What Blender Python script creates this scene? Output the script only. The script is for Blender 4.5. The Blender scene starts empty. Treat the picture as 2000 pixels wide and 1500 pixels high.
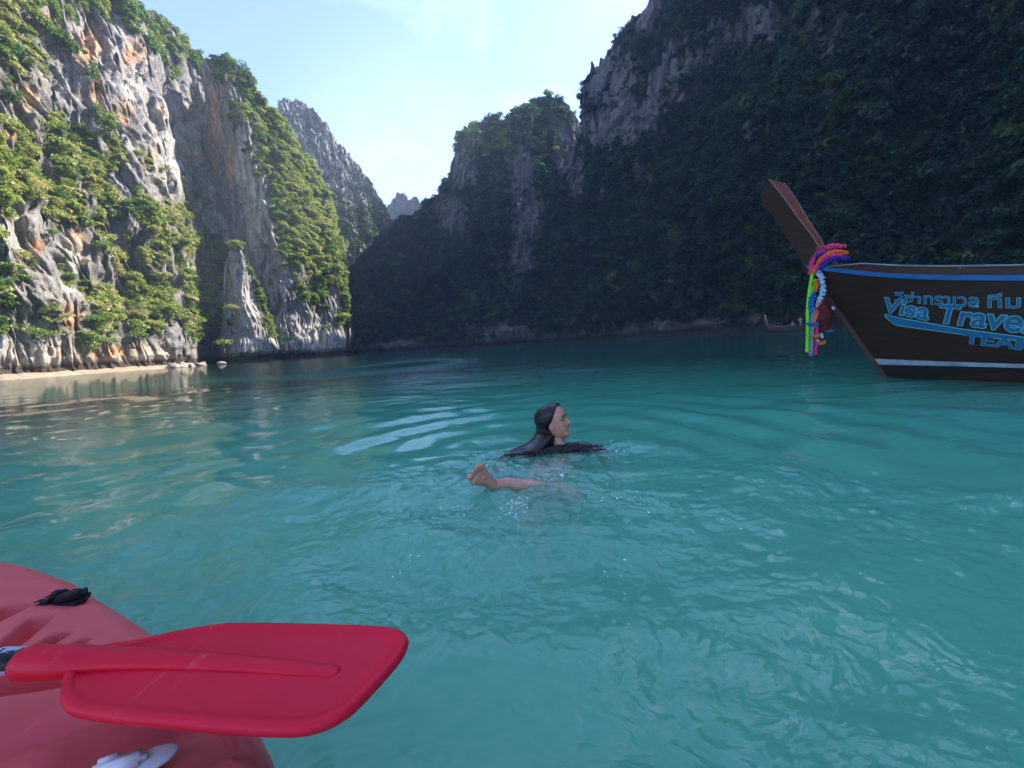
import bpy, math, random
import numpy as np
from mathutils import noise, Vector, Matrix
random.seed(7); rng = np.random.RandomState(7)
R = math.radians
# ------------------------------------------------------------------ camera
CZ = .62; F = 781.
_th = math.atan(.0608); _pt = math.atan(78.6/781)
FW = np.array([0, math.cos(_pt), -math.sin(_pt)])
_U = np.array([0, math.sin(_pt), math.cos(_pt)]); _X = np.array([1., 0, 0])
RC = math.cos(_th)*_X - math.sin(_th)*_U
UC = math.sin(_th)*_X + math.cos(_th)*_U
CAM = np.array([0, 0, CZ])
sc = bpy.context.scene
COL = sc.collection
cd = bpy.data.cameras.new('camera'); cam = bpy.data.objects.new('camera', cd); COL.objects.link(cam)
cd.sensor_width = 36; cd.lens = 36*F/2000; cd.clip_start = .02; cd.clip_end = 5000
cam.matrix_world = Matrix(((RC[0], UC[0], -FW[0], 0), (RC[1], UC[1], -FW[1], 0), (RC[2], UC[2], -FW[2], CZ), (0, 0, 0, 1)))
sc.camera = cam
# ------------------------------------------------------------------ light
SUN_AZ, SUN_EL = 58., 40.          # azimuth clockwise from +Y
SUN_STR, SKY_STR, EXPO = 4.0, .15, 1.58
sd = bpy.data.lights.new('sun', 'SUN'); sun = bpy.data.objects.new('sun', sd); COL.objects.link(sun)
sd.energy = SUN_STR; sd.angle = R(.5); sd.color = (1, .93, .82)
sun.location = (60, 20, 160)
sun.rotation_euler = (R(90-SUN_EL), 0, R(180-SUN_AZ))
w = bpy.data.worlds.new('World'); sc.world = w; w.use_nodes = True
nt = w.node_tree; nt.nodes.clear()
out = nt.nodes.new('ShaderNodeOutputWorld'); bg = nt.nodes.new('ShaderNodeBackground')
sky = nt.nodes.new('ShaderNodeTexSky'); sky.sky_type = 'NISHITA'; sky.sun_disc = False
sky.sun_elevation = R(SUN_EL); sky.sun_rotation = R(SUN_AZ); sky.air_density = 1.; sky.dust_density = .5; sky.ozone_density = 2.2
tc = nt.nodes.new('ShaderNodeTexCoord')
mp = nt.nodes.new('ShaderNodeMapping'); mp.inputs['Scale'].default_value = (1.2, 1.2, 2.2); mp.inputs['Location'].default_value = (.35, .1, .2)
nz = nt.nodes.new('ShaderNodeTexNoise'); nz.inputs['Scale'].default_value = 1.7; nz.inputs['Detail'].default_value = 5; nz.inputs['Roughness'].default_value = .5
rp = nt.nodes.new('ShaderNodeValToRGB'); rp.color_ramp.elements[0].position = .55; rp.color_ramp.elements[1].position = .82
mx = nt.nodes.new('ShaderNodeMix'); mx.data_type = 'RGBA'
mx.inputs['B'].default_value = (5.6, 6.4, 8.0, 1)
L = nt.links.new
L(tc.outputs['Generated'], mp.inputs['Vector']); L(mp.outputs[0], nz.inputs['Vector']); L(nz.outputs['Fac'], rp.inputs[0])
ml = nt.nodes.new('ShaderNodeMath'); ml.operation = 'MULTIPLY'; ml.inputs[1].default_value = .42
L(rp.outputs[0], ml.inputs[0])
# a low white cloud in the gap between the cliffs
dv = nt.nodes.new('ShaderNodeVectorMath'); dv.operation = 'DISTANCE'
_c = Vector((-.215, 1., .40)).normalized(); dv.inputs[1].default_value = _c
L(tc.outputs['Generated'], dv.inputs[0])
mr = nt.nodes.new('ShaderNodeMapRange'); mr.inputs['From Min'].default_value = .30; mr.inputs['From Max'].default_value = .04
mr.inputs['To Min'].default_value = 0; mr.inputs['To Max'].default_value = .16; mr.interpolation_type = 'SMOOTHSTEP'
L(dv.outputs['Value'], mr.inputs['Value'])
nz2 = nt.nodes.new('ShaderNodeTexNoise'); nz2.inputs['Scale'].default_value = 5; nz2.inputs['Detail'].default_value = 6
L(tc.outputs['Generated'], nz2.inputs['Vector'])
m3 = nt.nodes.new('ShaderNodeMath'); m3.operation = 'MULTIPLY'; L(mr.outputs[0], m3.inputs[0])
m4 = nt.nodes.new('ShaderNodeMapRange'); m4.inputs['From Min'].default_value = .3; m4.inputs['From Max'].default_value = .6; m4.inputs['To Min'].default_value = .45; m4.inputs['To Max'].default_value = 1
L(nz2.outputs['Fac'], m4.inputs['Value']); L(m4.outputs[0], m3.inputs[1])
m5 = nt.nodes.new('ShaderNodeMath'); m5.operation = 'MAXIMUM'; L(ml.outputs[0], m5.inputs[0]); L(m3.outputs[0], m5.inputs[1])
L(m5.outputs[0], mx.inputs['Factor']); tnt = nt.nodes.new('ShaderNodeMix'); tnt.data_type = 'RGBA'; tnt.blend_type = 'MULTIPLY'; tnt.inputs['Factor'].default_value = 1; tnt.inputs['B'].default_value = (.95, .90, 1.07, 1); L(sky.outputs[0], tnt.inputs['A']); L(tnt.outputs['Result'], mx.inputs['A'])
L(mx.outputs['Result'], bg.inputs['Color']); bg.inputs['Strength'].default_value = SKY_STR
L(bg.outputs[0], out.inputs['Surface'])
sc.view_settings.view_transform = 'Standard'; sc.view_settings.look = 'None'
sc.view_settings.exposure = EXPO; sc.view_settings.gamma = 1
sc.cycles.max_bounces = 8; sc.cycles.volume_bounces = 5; sc.cycles.diffuse_bounces = 3; sc.cycles.glossy_bounces = 3; sc.cycles.transparent_max_bounces = 12
sc.cycles.caustics_reflective = False; sc.cycles.caustics_refractive = False
sc.cycles.use_adaptive_sampling = True
# ------------------------------------------------------------------ helpers
def ray(px, py):
    d = FW*F + RC*(px-1000) - UC*(py-750); return d/d[1]
def at_z(px, py, z): d = ray(px, py); return CAM + d*((z-CZ)/d[2])
def at_y(px, py, y): return CAM + ray(px, py)*y
def proj(P):
    V = P - CAM; f = V @ FW; f = np.where(f < .01, .01, f)
    return 1000 + (V @ RC)/f*F, 750 - (V @ UC)/f*F
def pxaz(px):
    d = ray(px, 732-.0608*px); return math.atan2(d[0], 1.)
def unit(v): v = np.array(v, float); return v/np.linalg.norm(v)
def mesh(name, V, Fs, smooth=True):
    m = bpy.data.meshes.new(name)
    if isinstance(Fs, np.ndarray):
        nf, k = Fs.shape
        m.vertices.add(len(V)); m.vertices.foreach_set('co', np.asarray(V, np.float32).ravel())
        m.loops.add(nf*k); m.loops.foreach_set('vertex_index', Fs.astype(np.int32).ravel())
        m.polygons.add(nf); m.polygons.foreach_set('loop_start', np.arange(0, nf*k, k, dtype=np.int32))
        m.polygons.foreach_set('loop_total', np.full(nf, k, np.int32))
        m.update(calc_edges=True); m.validate()
    else:
        m.from_pydata([tuple(map(float, v)) for v in V], [], [tuple(f) for f in Fs]); m.update()
    if smooth: m.polygons.foreach_set('use_smooth', np.ones(len(m.polygons), bool))
    return m
def obj(name, m, mat=None, parent=None, **k):
    o = bpy.data.objects.new(name, m); COL.objects.link(o)
    if mat is not None and len(m.materials) == 0: m.materials.append(mat)
    if parent is not None: o.parent = parent
    for a, b in k.items(): o[a] = b
    return o
def empty(name, loc=(0, 0, 0), rz=0, **k):
    o = bpy.data.objects.new(name, None); COL.objects.link(o); o.location = loc; o.rotation_euler = (0, 0, rz)
    for a, b in k.items(): o[a] = b
    return o
def attr(m, name, data):
    a = m.attributes.new(name, 'FLOAT', 'POINT'); a.data.foreach_set('value', np.asarray(data, np.float32).ravel())
def gridfaces(nr, nc, close=False):
    i = np.arange(nr-1)[:, None]; j = np.arange(nc if close else nc-1)[None, :]; j2 = (j+1) % nc
    return np.stack([i*nc+j+0*i, i*nc+j2, (i+1)*nc+j2, (i+1)*nc+j+0*i], -1).reshape(-1, 4)
def catmull(P, n, closed=False):
    P = np.array(P, float); m = len(P); out_ = []
    segs = m if closed else m-1
    for t in np.linspace(0, segs, n, endpoint=not closed):
        i = min(int(t), segs-1); u = t-i
        g = lambda k: P[(i+k) % m] if closed else P[min(max(i+k, 0), m-1)]
        a, b, c, d = g(-1), g(0), g(1), g(2)
        out_.append(.5*((2*b)+(-a+c)*u+(2*a-5*b+4*c-d)*u*u+(-a+3*b-3*c+d)*u**3))
    return np.array(out_)
def tube(P, r, k=10, cap=True, flat=1.):
    P = np.array(P, float); n = len(P); r = np.broadcast_to(np.array(r, float), (n,))
    V = []; T = np.gradient(P, axis=0); up = np.array([0, 0, 1.]) if abs(unit(T[0])[2]) < .9 else np.array([1., 0, 0])
    A = None
    for i in range(n):
        t = unit(T[i]); A = np.cross(up, t) if A is None else A - t*np.dot(A, t); A = unit(A); B = np.cross(t, A)
        for j in range(k):
            a = 2*math.pi*j/k; V.append(P[i]+r[i]*(A*math.cos(a)+B*math.sin(a)*flat))
    Fs = [tuple(int(x) for x in f) for f in gridfaces(n, k, True)]
    if cap: Fs.append(tuple(range(k-1, -1, -1))); Fs.append(tuple(range((n-1)*k, n*k)))
    return V, Fs
def merge(parts):
    V = []; Fs = []
    for v, f in parts:
        b = len(V); V += [tuple(x) for x in v]; Fs += [tuple(int(i)+b for i in q) for q in f]
    return V, Fs
def box(c, s, rot=None):
    V = np.array([[x, y, z] for x in (-.5, .5) for y in (-.5, .5) for z in (-.5, .5)])*np.array(s)
    if rot is not None: V = V @ np.array(rot)
    V = V+np.array(c); Fs = [(0, 1, 3, 2), (4, 6, 7, 5), (0, 4, 5, 1), (2, 3, 7, 6), (0, 2, 6, 4), (1, 5, 7, 3)]
    return V, Fs
def sphere(c, r, nu=12, nv=8):
    V = []; r = np.broadcast_to(np.array(r, float), (3,))
    for i in range(nv+1):
        a = math.pi*i/nv
        for j in range(nu):
            b = 2*math.pi*j/nu; V.append(np.array(c)+r*np.array([math.sin(a)*math.cos(b), math.sin(a)*math.sin(b), math.cos(a)]))
    return V, gridfaces(nv+1, nu, True)[:, ::-1]
def fbm(P, sx, sy, sz, octv=4, seed=0, H=.9):
    fr = noise.fractal; o = seed*17.3
    return np.array([fr((x*sx+o, y*sy-o, z*sz+o*.5), H, 2.1, octv) for x, y, z in P])
# ------------------------------------------------------------------ materials
def mat(name): 
    m = bpy.data.materials.new(name); m.use_nodes = True; n = m.node_tree; b = n.nodes['Principled BSDF']; return m, n, b
def N(n, t, **k):
    x = n.nodes.new(t)
    for a, v in k.items():
        if hasattr(x, a) and a not in ('Scale',): setattr(x, a, v)
        else: x.inputs[a].default_value = v
    return x
def ramp(n, src, stops):
    r = n.nodes.new('ShaderNodeValToRGB'); cr = r.color_ramp
    while len(cr.elements) < len(stops): cr.elements.new(.5)
    for e, (p, c) in zip(cr.elements, stops): e.position = p; e.color = (*c, 1) if len(c) == 3 else c
    n.links.new(src, r.inputs[0]); return r.outputs[0]
def mixc(n, f, a, b, mode='MIX'):
    m = n.nodes.new('ShaderNodeMix'); m.data_type = 'RGBA'; m.blend_type = mode
    for s, v in (('Factor', f), ('A', a), ('B', b)):
        if isinstance(v, (int, float)): m.inputs[s].default_value = v
        elif isinstance(v, tuple): m.inputs[s].default_value = (*v, 1)
        else: n.links.new(v, m.inputs[s])
    return m.outputs['Result']
def math_(n, op, a, b=0., c=None):
    m = n.nodes.new('ShaderNodeMath'); m.operation = op
    for i, v in enumerate((a, b, c)):
        if v is None: continue
        if isinstance(v, (int, float)): m.inputs[i].default_value = v
        else: n.links.new(v, m.inputs[i])
    return m.outputs[0]
def noisetex(n, scale, detail=4, rough=.55, vec=(1, 1, 1), coord='Object', dist=0.):
    t = n.nodes.new('ShaderNodeTexCoord'); mp_ = n.nodes.new('ShaderNodeMapping'); mp_.inputs['Scale'].default_value = vec
    n.links.new(t.outputs[coord], mp_.inputs[0])
    x = n.nodes.new('ShaderNodeTexNoise'); x.inputs['Scale'].default_value = scale; x.inputs['Detail'].default_value = detail
    x.inputs['Roughness'].default_value = rough; x.inputs['Distortion'].default_value = dist
    n.links.new(mp_.outputs[0], x.inputs['Vector']); return x.outputs['Fac']
def bump(n, b, h, strength=.3, dist=.02, prev=None):
    x = n.nodes.new('ShaderNodeBump'); x.inputs['Distance'].default_value = dist
    if isinstance(strength, (int, float)): x.inputs['Strength'].default_value = strength
    else: n.links.new(strength, x.inputs['Strength'])
    n.links.new(h, x.inputs['Height'])
    if prev is not None: n.links.new(prev, x.inputs['Normal'])
    if b is not None: n.links.new(x.outputs[0], b.inputs['Normal'])
    return x.outputs[0]
def getattr_(n, name, typ='GEOMETRY'):
    a = n.nodes.new('ShaderNodeAttribute'); a.attribute_name = name; a.attribute_type = typ; return a.outputs['Fac']
def simple(name, col, rough=.5, var=.15, scale=30, bmp=.1, bd=.002, spec=.5, metal=0):
    m, n, b = mat(name); f = noisetex(n, scale, 5)
    c2 = tuple(max(0, x*(1-var*1.6)) for x in col); c3 = tuple(min(1, x*(1+var)) for x in col)
    n.links.new(ramp(n, f, [(.3, c2), (.7, c3)]), b.inputs['Base Color'])
    b.inputs['Roughness'].default_value = rough; b.inputs['Specular IOR Level'].default_value = spec; b.inputs['Metallic'].default_value = metal
    if bmp: bump(n, b, f, bmp, bd)
    return m
def rock_material(name='limestone', dark=0.):
    m, n, b = mat(name)
    st = noisetex(n, 1, 6, .6, (.55, .55, .06)); st2 = noisetex(n, 1, 6, .65, (2.4, 2.4, .2)); bl = noisetex(n, .12, 5, .6)
    fine = noisetex(n, 2.2, 6, .65)
    c = ramp(n, st, [(.28, (.13, .125, .125)), (.45, (.32, .30, .295)), (.56, (.44, .42, .40)), (.75, (.60, .57, .52))])
    c = mixc(n, ramp(n, st2, [(.36, (1, 1, 1)), (.52, (0, 0, 0))]), c, (.10, .095, .095))
    c = mixc(n, math_(n, 'MULTIPLY', ramp(n, bl, [(.5, (0, 0, 0)), (.66, (1, 1, 1))]), .5), c, (.50, .43, .35))
    c = mixc(n, ramp(n, fine, [(.3, (.55, .55, .55)), (.65, (0, 0, 0))]), c, (.16, .15, .15))
    # warm and pale mineral patches
    o = math_(n, 'MULTIPLY', getattr_(n, 'ora'), ramp(n, noisetex(n, .55, 5, .6, (1, 1, .45)), [(.38, (0, 0, 0)), (.5, (1, 1, 1))]))
    oc = ramp(n, noisetex(n, .8, 4, .6, (1, 1, .3)), [(.35, (.42, .19, .09)), (.5, (.56, .32, .17)), (.65, (.66, .5, .32))])
    c = mixc(n, math_(n, 'MINIMUM', o, 1.), c, oc)
    p = math_(n, 'MULTIPLY', getattr_(n, 'pale'), ramp(n, noisetex(n, .8, 6, .6, (1, 1, .35)), [(.36, (0, 0, 0)), (.52, (1, 1, 1))]))
    pc = ramp(n, noisetex(n, 1.3, 4), [(.35, (.42, .40, .38)), (.6, (.66, .62, .54))])
    c = mixc(n, math_(n, 'MINIMUM', p, 1.), c, pc)
    # moss, humus and dry brush where plants grow
    g = ramp(n, noisetex(n, 1.1, 5), [(.3, (.04, .05, .024)), (.5, (.10, .095, .05)), (.7, (.19, .155, .11))])
    vg = math_(n, 'MULTIPLY', getattr_(n, 'veg'), ramp(n, noisetex(n, .9, 5, .65), [(.3, (.15, .15, .15)), (.6, (1, 1, 1))]))
    c = mixc(n, vg, c, g)
    # tidal stain just above the water
    t = n.nodes.new('ShaderNodeTexCoord'); s = n.nodes.new('ShaderNodeSeparateXYZ'); n.links.new(t.outputs['Object'], s.inputs[0])
    zz = math_(n, 'ADD', s.outputs[2], math_(n, 'MULTIPLY', bl, 1.2))
    tm = n.nodes.new('ShaderNodeMapRange'); tm.inputs['From Min'].default_value = 2.5; tm.inputs['From Max'].default_value = 1.9
    n.links.new(zz, tm.inputs['Value'])
    c = mixc(n, tm.outputs[0], c, (.085, .062, .048))
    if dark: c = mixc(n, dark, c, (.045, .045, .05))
    n.links.new(c, b.inputs['Base Color']); b.inputs['Roughness'].default_value = .9; b.inputs['Specular IOR Level'].default_value = .2
    p1 = bump(n, None, st2, .8, .5); p2 = bump(n, b, fine, .7, .35, p1)
    return m
ROCK = rock_material(); ROCK_MID = rock_material('mid_grey_limestone', .3); ROCK_DARK = rock_material('shade_darkened_limestone', .62)  # the dark copy has the shade of the cliffs put into its rock colour
def leaf_material():
    m, n, b = mat('foliage')
    t = getattr_(n, 'tint', 'INSTANCER'); oi = n.nodes.new('ShaderNodeObjectInfo')
    x = math_(n, 'ADD', t, math_(n, 'MULTIPLY_ADD', oi.outputs['Random'], .34, -.17))
    lr = math_(n, 'MULTIPLY_ADD', noisetex(n, 3.5, 2), .5, -.25)
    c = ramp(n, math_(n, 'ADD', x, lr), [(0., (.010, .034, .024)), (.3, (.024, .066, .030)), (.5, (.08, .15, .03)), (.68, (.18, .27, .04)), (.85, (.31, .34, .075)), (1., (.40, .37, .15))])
    n.nodes.remove(b); d = N(n, 'ShaderNodeBsdfDiffuse'); tr = N(n, 'ShaderNodeBsdfTranslucent'); gl = N(n, 'ShaderNodeBsdfGlossy'); gl.inputs['Roughness'].default_value = .45
    n.links.new(c, d.inputs['Color'])
    n.links.new(mixc(n, .5, c, (.35, .45, .03), 'MULTIPLY'), tr.inputs['Color'])
    n.links.new(mixc(n, 1., c, (1.5, 1.7, 1.), 'MULTIPLY'), tr.inputs['Color'])
    ms = N(n, 'ShaderNodeMixShader', Fac=.3); n.links.new(d.outputs[0], ms.inputs[1]); n.links.new(tr.outputs[0], ms.inputs[2])
    m2 = N(n, 'ShaderNodeMixShader', Fac=.03); n.links.new(ms.outputs[0], m2.inputs[1]); n.links.new(gl.outputs[0], m2.inputs[2])
    n.links.new(m2.outputs[0], n.nodes['Material Output'].inputs['Surface'])
    return m
LEAF = leaf_material()
BARK = simple('bark', (.16, .12, .085), .9, .3, 8, .5, .02)
# ------------------------------------------------------------------ cliffs
VEG = {  # plant cover of the left wall in 50 px cells of the view, rows top to bottom
 0: '456668', 1: '97302589', 2: '832113678', 3: '5211001357878', 4: '4543410002788', 5: '5986220002798522',
 6: '88886410015984', 7: '88887553003887', 8: '3466655610178755', 9: '1312356872051977', 10: '4411378583769886',
 11: '2313688872854755', 12: '3238887872823455', 13: '2625641551212455'}
VG = np.full((15, 16), 4.)
for r_, s_ in VEG.items():
    for c_ in range(16): VG[r_, c_] = float(s_[min(c_, len(s_)-1)])
VG[14] = 0; VG /= 9.
def sample(G, px, py):
    x = np.clip(px/50-.5, 0, G.shape[1]-1.001); y = np.clip(py/50-.5, 0, G.shape[0]-1.001)
    i = y.astype(int); j = x.astype(int); u = x-j; v = y-i
    return G[i, j]*(1-u)*(1-v)+G[i, j+1]*u*(1-v)+G[i+1, j]*(1-u)*v+G[i+1, j+1]*u*v
def blobs(px, py, L_):
    o = np.zeros_like(px)
    for x, y, a, b in L_: o = np.maximum(o, np.exp(-(((px-x)/a)**2+((py-y)/b)**2)**1.5))
    return o
ORA = [(178, 85, 26, 30), (165, 110, 20, 20), (262, 105, 24, 26), (95, 45, 22, 16), (50, 190, 22, 25), (185, 185, 16, 38), (245, 225, 14, 30), (312, 225, 16, 20), (372, 265, 10, 55), (345, 245, 6, 40), (380, 305, 22, 12), (292, 300, 14, 12), (150, 470, 18, 32), (232, 505, 12, 30), (70, 480, 20, 16), (200, 690, 130, 16), (140, 620, 30, 30), (30, 260, 25, 18), (420, 260, 12, 90), (450, 330, 8, 60)]
PALE = [(140, 545, 22, 38), (135, 500, 22, 40), (85, 700, 60, 30), (110, 690, 50, 30), (330, 330, 40, 45), (345, 255, 40, 60), (90, 620, 20, 30), (260, 170, 20, 40), (495, 400, 22, 80), (475, 320, 16, 60), (20, 690, 40, 25), (480, 600, 16, 40), (500, 675, 30, 20), (620, 665, 40, 30), (30, 470, 30, 50), (540, 650, 20, 30), (300, 700, 40, 18), (1030, 640, 70, 18), (960, 655, 40, 12), (1320, 632, 60, 14), (770, 665, 50, 16), (1150, 640, 30, 9)]
ROCKY = [(1020, 330, 26, 50), (1110, 300, 26, 60), (1030, 410, 30, 60), (900, 330, 26, 40), (1020, 500, 22, 35), (1180, 150, 70, 80), (1230, 230, 90, 55), (1170, 250, 60, 40), (1300, 170, 60, 50), (1450, 60, 80, 35), (1340, 110, 60, 40), (1500, 30, 80, 30), (1000, 648, 80, 12), (1320, 634, 90, 9), (780, 672, 50, 9), (1130, 345, 22, 60), (890, 430, 30, 30), (870, 400, 24, 24), (1260, 25, 40, 40), (1600, 70, 60, 40)]
CL = []
def cliff(name, sil, base, setb, ncol, nrow, amp=1., hook=None, back=60, seed=0, vegf=None, nveg=1000, vsize=(.9, 2.0), tint=.5, vlabel='', azr=None, jag=1., flute=1., label=None, patch=.3, vlow=3.2, rock=None, thr=.18):
    """sil: (az, tan elevation) of the crest; base / setb: (az, metres)"""
    sil = np.array(sorted(sil)); base = np.array(sorted(base)); setb = np.array(sorted(setb))
    a0, a1 = azr if azr else (sil[0, 0], sil[-1, 0])
    lim = R(60)
    u = np.linspace(0, 1, ncol)
    if a0 > -lim and a1 < lim: az = np.arctan(math.tan(a0)+(math.tan(a1)-math.tan(a0))*u)
    else:
        s = lambda a: math.tan(a) if abs(a) <= lim else math.copysign(math.tan(lim)+(abs(a)-lim)*1.3, a)
        q = s(a0)+(s(a1)-s(a0))*u
        az = np.where(np.abs(q) <= math.tan(lim), np.arctan(q), np.sign(q)*(lim+(np.abs(q)-math.tan(lim))/1.3))
    el = np.interp(az, sil[:, 0], sil[:, 1]); D = np.interp(az, base[:, 0], base[:, 1]); S = np.interp(az, setb[:, 0], setb[:, 1])
    k = max(3, ncol//120)*2+1; ker = np.hanning(k+2)[1:-1]; ker /= ker.sum()
    D = np.convolve(np.pad(D, k//2, 'edge'), ker, 'valid')
    H = CZ+(D+S)*el
    H = H+jag*(1.2*fbm(np.stack([az*60, az*0, az*0], 1), 1, 1, 1, 4, seed+3))
    z0 = -1.5; v = np.linspace(0, 1, nrow)
    nb = 10; vb = np.linspace(0, 1, nb+1)[1:]
    Z = z0+(np.maximum(H, .3)[None, :]-z0)*v[:, None]
    Rr = D[None, :]+S[None, :]*(v[:, None]**1.25)
    Zb = Z[-1][None, :]*(1-.25*vb[:, None]**1.5); Rb = Rr[-1][None, :]+back*(vb[:, None]**1.3)
    Z = np.vstack([Z, Zb]); Rr = np.vstack([Rr, Rb]); A = np.broadcast_to(az[None, :], Z.shape)
    P = np.stack([np.sin(A)*Rr, np.cos(A)*Rr, Z], -1).reshape(-1, 3)
    if hook is not None:
        px_, py_ = proj(P); dd = hook(px_, py_, P[:, 2]); Rr = Rr+dd.reshape(Rr.shape)
        P0 = P.copy(); P = np.stack([np.sin(A)*Rr, np.cos(A)*Rr, Z], -1).reshape(-1, 3)
        ratio = Rr.reshape(-1)/np.hypot(P0[:, 0], P0[:, 1]); P[:, 2] = np.where(P[:, 2] > 1, CZ+(P[:, 2]-CZ)*ratio, P[:, 2])
    fl = fbm(P, .13, .13, .022, 4, seed); big = fbm(P, .035, .035, .03, 3, seed+1); fi = fbm(P, .5, .5, .17, 4, seed+2); fi2 = fbm(P, 1.6, 1.6, .42, 3, seed+17)
    led = fbm(P, .06, .06, .3, 3, seed+5); lat = fbm(P, .2, .2, .12, 3, seed+7); rid = 1-np.abs(fbm(P, .3, .3, .07, 3, seed+9))*2
    dz = P[:, 2]
    low = np.clip(dz/6, .15, 1)
    disp = amp*(big*5*low+fl*2.8*flute*low+fi*1.3+led*.8*low+rid*1.3*flute*low+fi2*.9)
    notch = np.clip((2.4-dz)/1.2, 0, 1)*1.5*(1+.6*fi)
    toe = np.clip((.4-dz)/.8, 0, 1)*1.2
    rad = np.stack([np.sin(A).ravel(), np.cos(A).ravel(), 0*A.ravel()], 1); tan_ = np.stack([np.cos(A).ravel(), -np.sin(A).ravel(), 0*A.ravel()], 1)
    P = P+rad*(-disp+notch-toe)[:, None]+tan_*(lat*1.6*amp*low)[:, None]
    P[:, 2] += np.where(dz > 4, fi*.8*amp, 0)
    px, py = proj(P); nrm = P
    front = np.zeros(Z.shape, bool); front[:nrow+3] = True; front = front.ravel()
    veg = vegf(px, py, P) if vegf is not None else np.full(len(P), .5)
    veg = np.clip(veg+patch*fbm(P, .22, .22, .20, 4, seed+11), 0, 1)
    veg = veg*np.clip((dz-vlow)/2.5, 0, 1)
    G = gridfaces(*Z.shape)[:, ::-1]
    m = mesh(name, P, G); attr(m, 'veg', np.clip((veg-.25)*1.6, 0, 1)); attr(m, 'ora', blobs(px, py, ORA)); attr(m, 'pale', blobs(px, py, PALE))
    o = obj(name, m, rock or ROCK, kind='structure')
    if label: o['label'] = label
    # plants rooted on the rock
    q = P[G]; ctr = q.mean(1); ar = np.linalg.norm(np.cross(q[:, 2]-q[:, 0], q[:, 3]-q[:, 1]), axis=1)/2
    dist = np.hypot(ctr[:, 0], ctr[:, 1]); fv = veg[G].mean(1); okf = front[G].all(1)
    inview = np.clip(1.25-np.abs(px[G[:, 0]]-1000)/2600, .12, 1)*np.where(py[G[:, 0]] < -250, .35, 1)
    w_ = ar*np.clip(fv-thr, 0, 1)**1.5*okf*inview
    w_ /= w_.sum(); ids = rng.choice(len(G), nveg, p=w_)
    t = rng.rand(nveg, 2); c = q[ids]; pos = (c[:, 0]*(1-t[:, :1])+c[:, 1]*t[:, :1])*(1-t[:, 1:])+(c[:, 3]*(1-t[:, :1])+c[:, 2]*t[:, :1])*t[:, 1:]
    s = vsize[0]+(vsize[1]-vsize[0])*rng.rand(nveg)**2.2; s = s*(.55+.65*fv[ids])
    pos = pos-np.stack([pos[:, 0]/dist[ids], pos[:, 1]/dist[ids], 0*s], 1)*(s*.25)[:, None]
    ti = (tint(px[G[ids, 0]], py[G[ids, 0]]) if callable(tint) else np.full(nveg, tint))+.13*rng.randn(nveg)+.25*fbm(pos, .1, .1, .1, 2, seed+13)
    foliage('cliff_vegetation', pos, s, ti, 'variants', vlabel)
    return P, px, py
# leaf clumps
def clump_mesh(name, n, seed, leaf=.15, flat=.62):
    r = np.random.RandomState(seed); V = []; 
    lob = [(r.uniform(-.55, .55), r.uniform(-.55, .55), r.uniform(-.1, .4), r.uniform(.35, .62)) for _ in range(6)]
    C = []
    for i in range(n):
        lx, ly, lz, lr_ = lob[r.randint(6)]
        d = unit(r.randn(3)); d[2] = abs(d[2])*1.1-.25; p = np.array([lx, ly, lz*flat])+d*lr_*r.uniform(.7, 1.05)*np.array([1, 1, flat]); C.append(p)
    for p in C:
        nrm = unit(r.randn(3)*.8+np.array([p[0], p[1], .5+p[2]])*.9+np.array([0, 0, .3])); a = unit(np.cross(nrm, r.randn(3))); b = np.cross(nrm, a)
        l = leaf*r.uniform(.6, 1.35); ww = l*r.uniform(.45, .8)
        V += [p-a*l, p+b*ww*.9, p+a*l-nrm*l*.25, p-b*ww]
    V = np.array(V); return mesh(name, V, np.arange(len(V)).reshape(-1, 4), False)
src = bpy.data.collections.new('leaf_clumps')
for i in range(4):
    m_ = clump_mesh('leaf_clump', 420, 20+i, .085+.012*i, .6+.1*(i % 2)); m_.materials.append(LEAF)
    o_ = bpy.data.objects.new('leaf_clump', m_); src.objects.link(o_)
def gn_group():
    g = bpy.data.node_groups.new('scatter_leaf_clumps', 'GeometryNodeTree')
    g.interface.new_socket('Geometry', in_out='INPUT', socket_type='NodeSocketGeometry'); g.interface.new_socket('Geometry', in_out='OUTPUT', socket_type='NodeSocketGeometry')
    i = g.nodes.new('NodeGroupInput'); o = g.nodes.new('NodeGroupOutput'); ins = g.nodes.new('GeometryNodeInstanceOnPoints')
    ci = g.nodes.new('GeometryNodeCollectionInfo'); ci.inputs['Collection'].default_value = src; ci.inputs['Separate Children'].default_value = True; ci.inputs['Reset Children'].default_value = True
    ins.inputs['Pick Instance'].default_value = True
    def na(nm, t):
        x = g.nodes.new('GeometryNodeInputNamedAttribute'); x.data_type = t; x.inputs['Name'].default_value = nm; return x.outputs['Attribute']
    g.links.new(i.outputs[0], ins.inputs['Points']); g.links.new(ci.outputs[0], ins.inputs['Instance'])
    g.links.new(na('rot', 'FLOAT_VECTOR'), ins.inputs['Rotation']); g.links.new(na('scl', 'FLOAT_VECTOR'), ins.inputs['Scale']); g.links.new(ins.outputs[0], o.inputs[0])
    return g
GN = gn_group()
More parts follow.
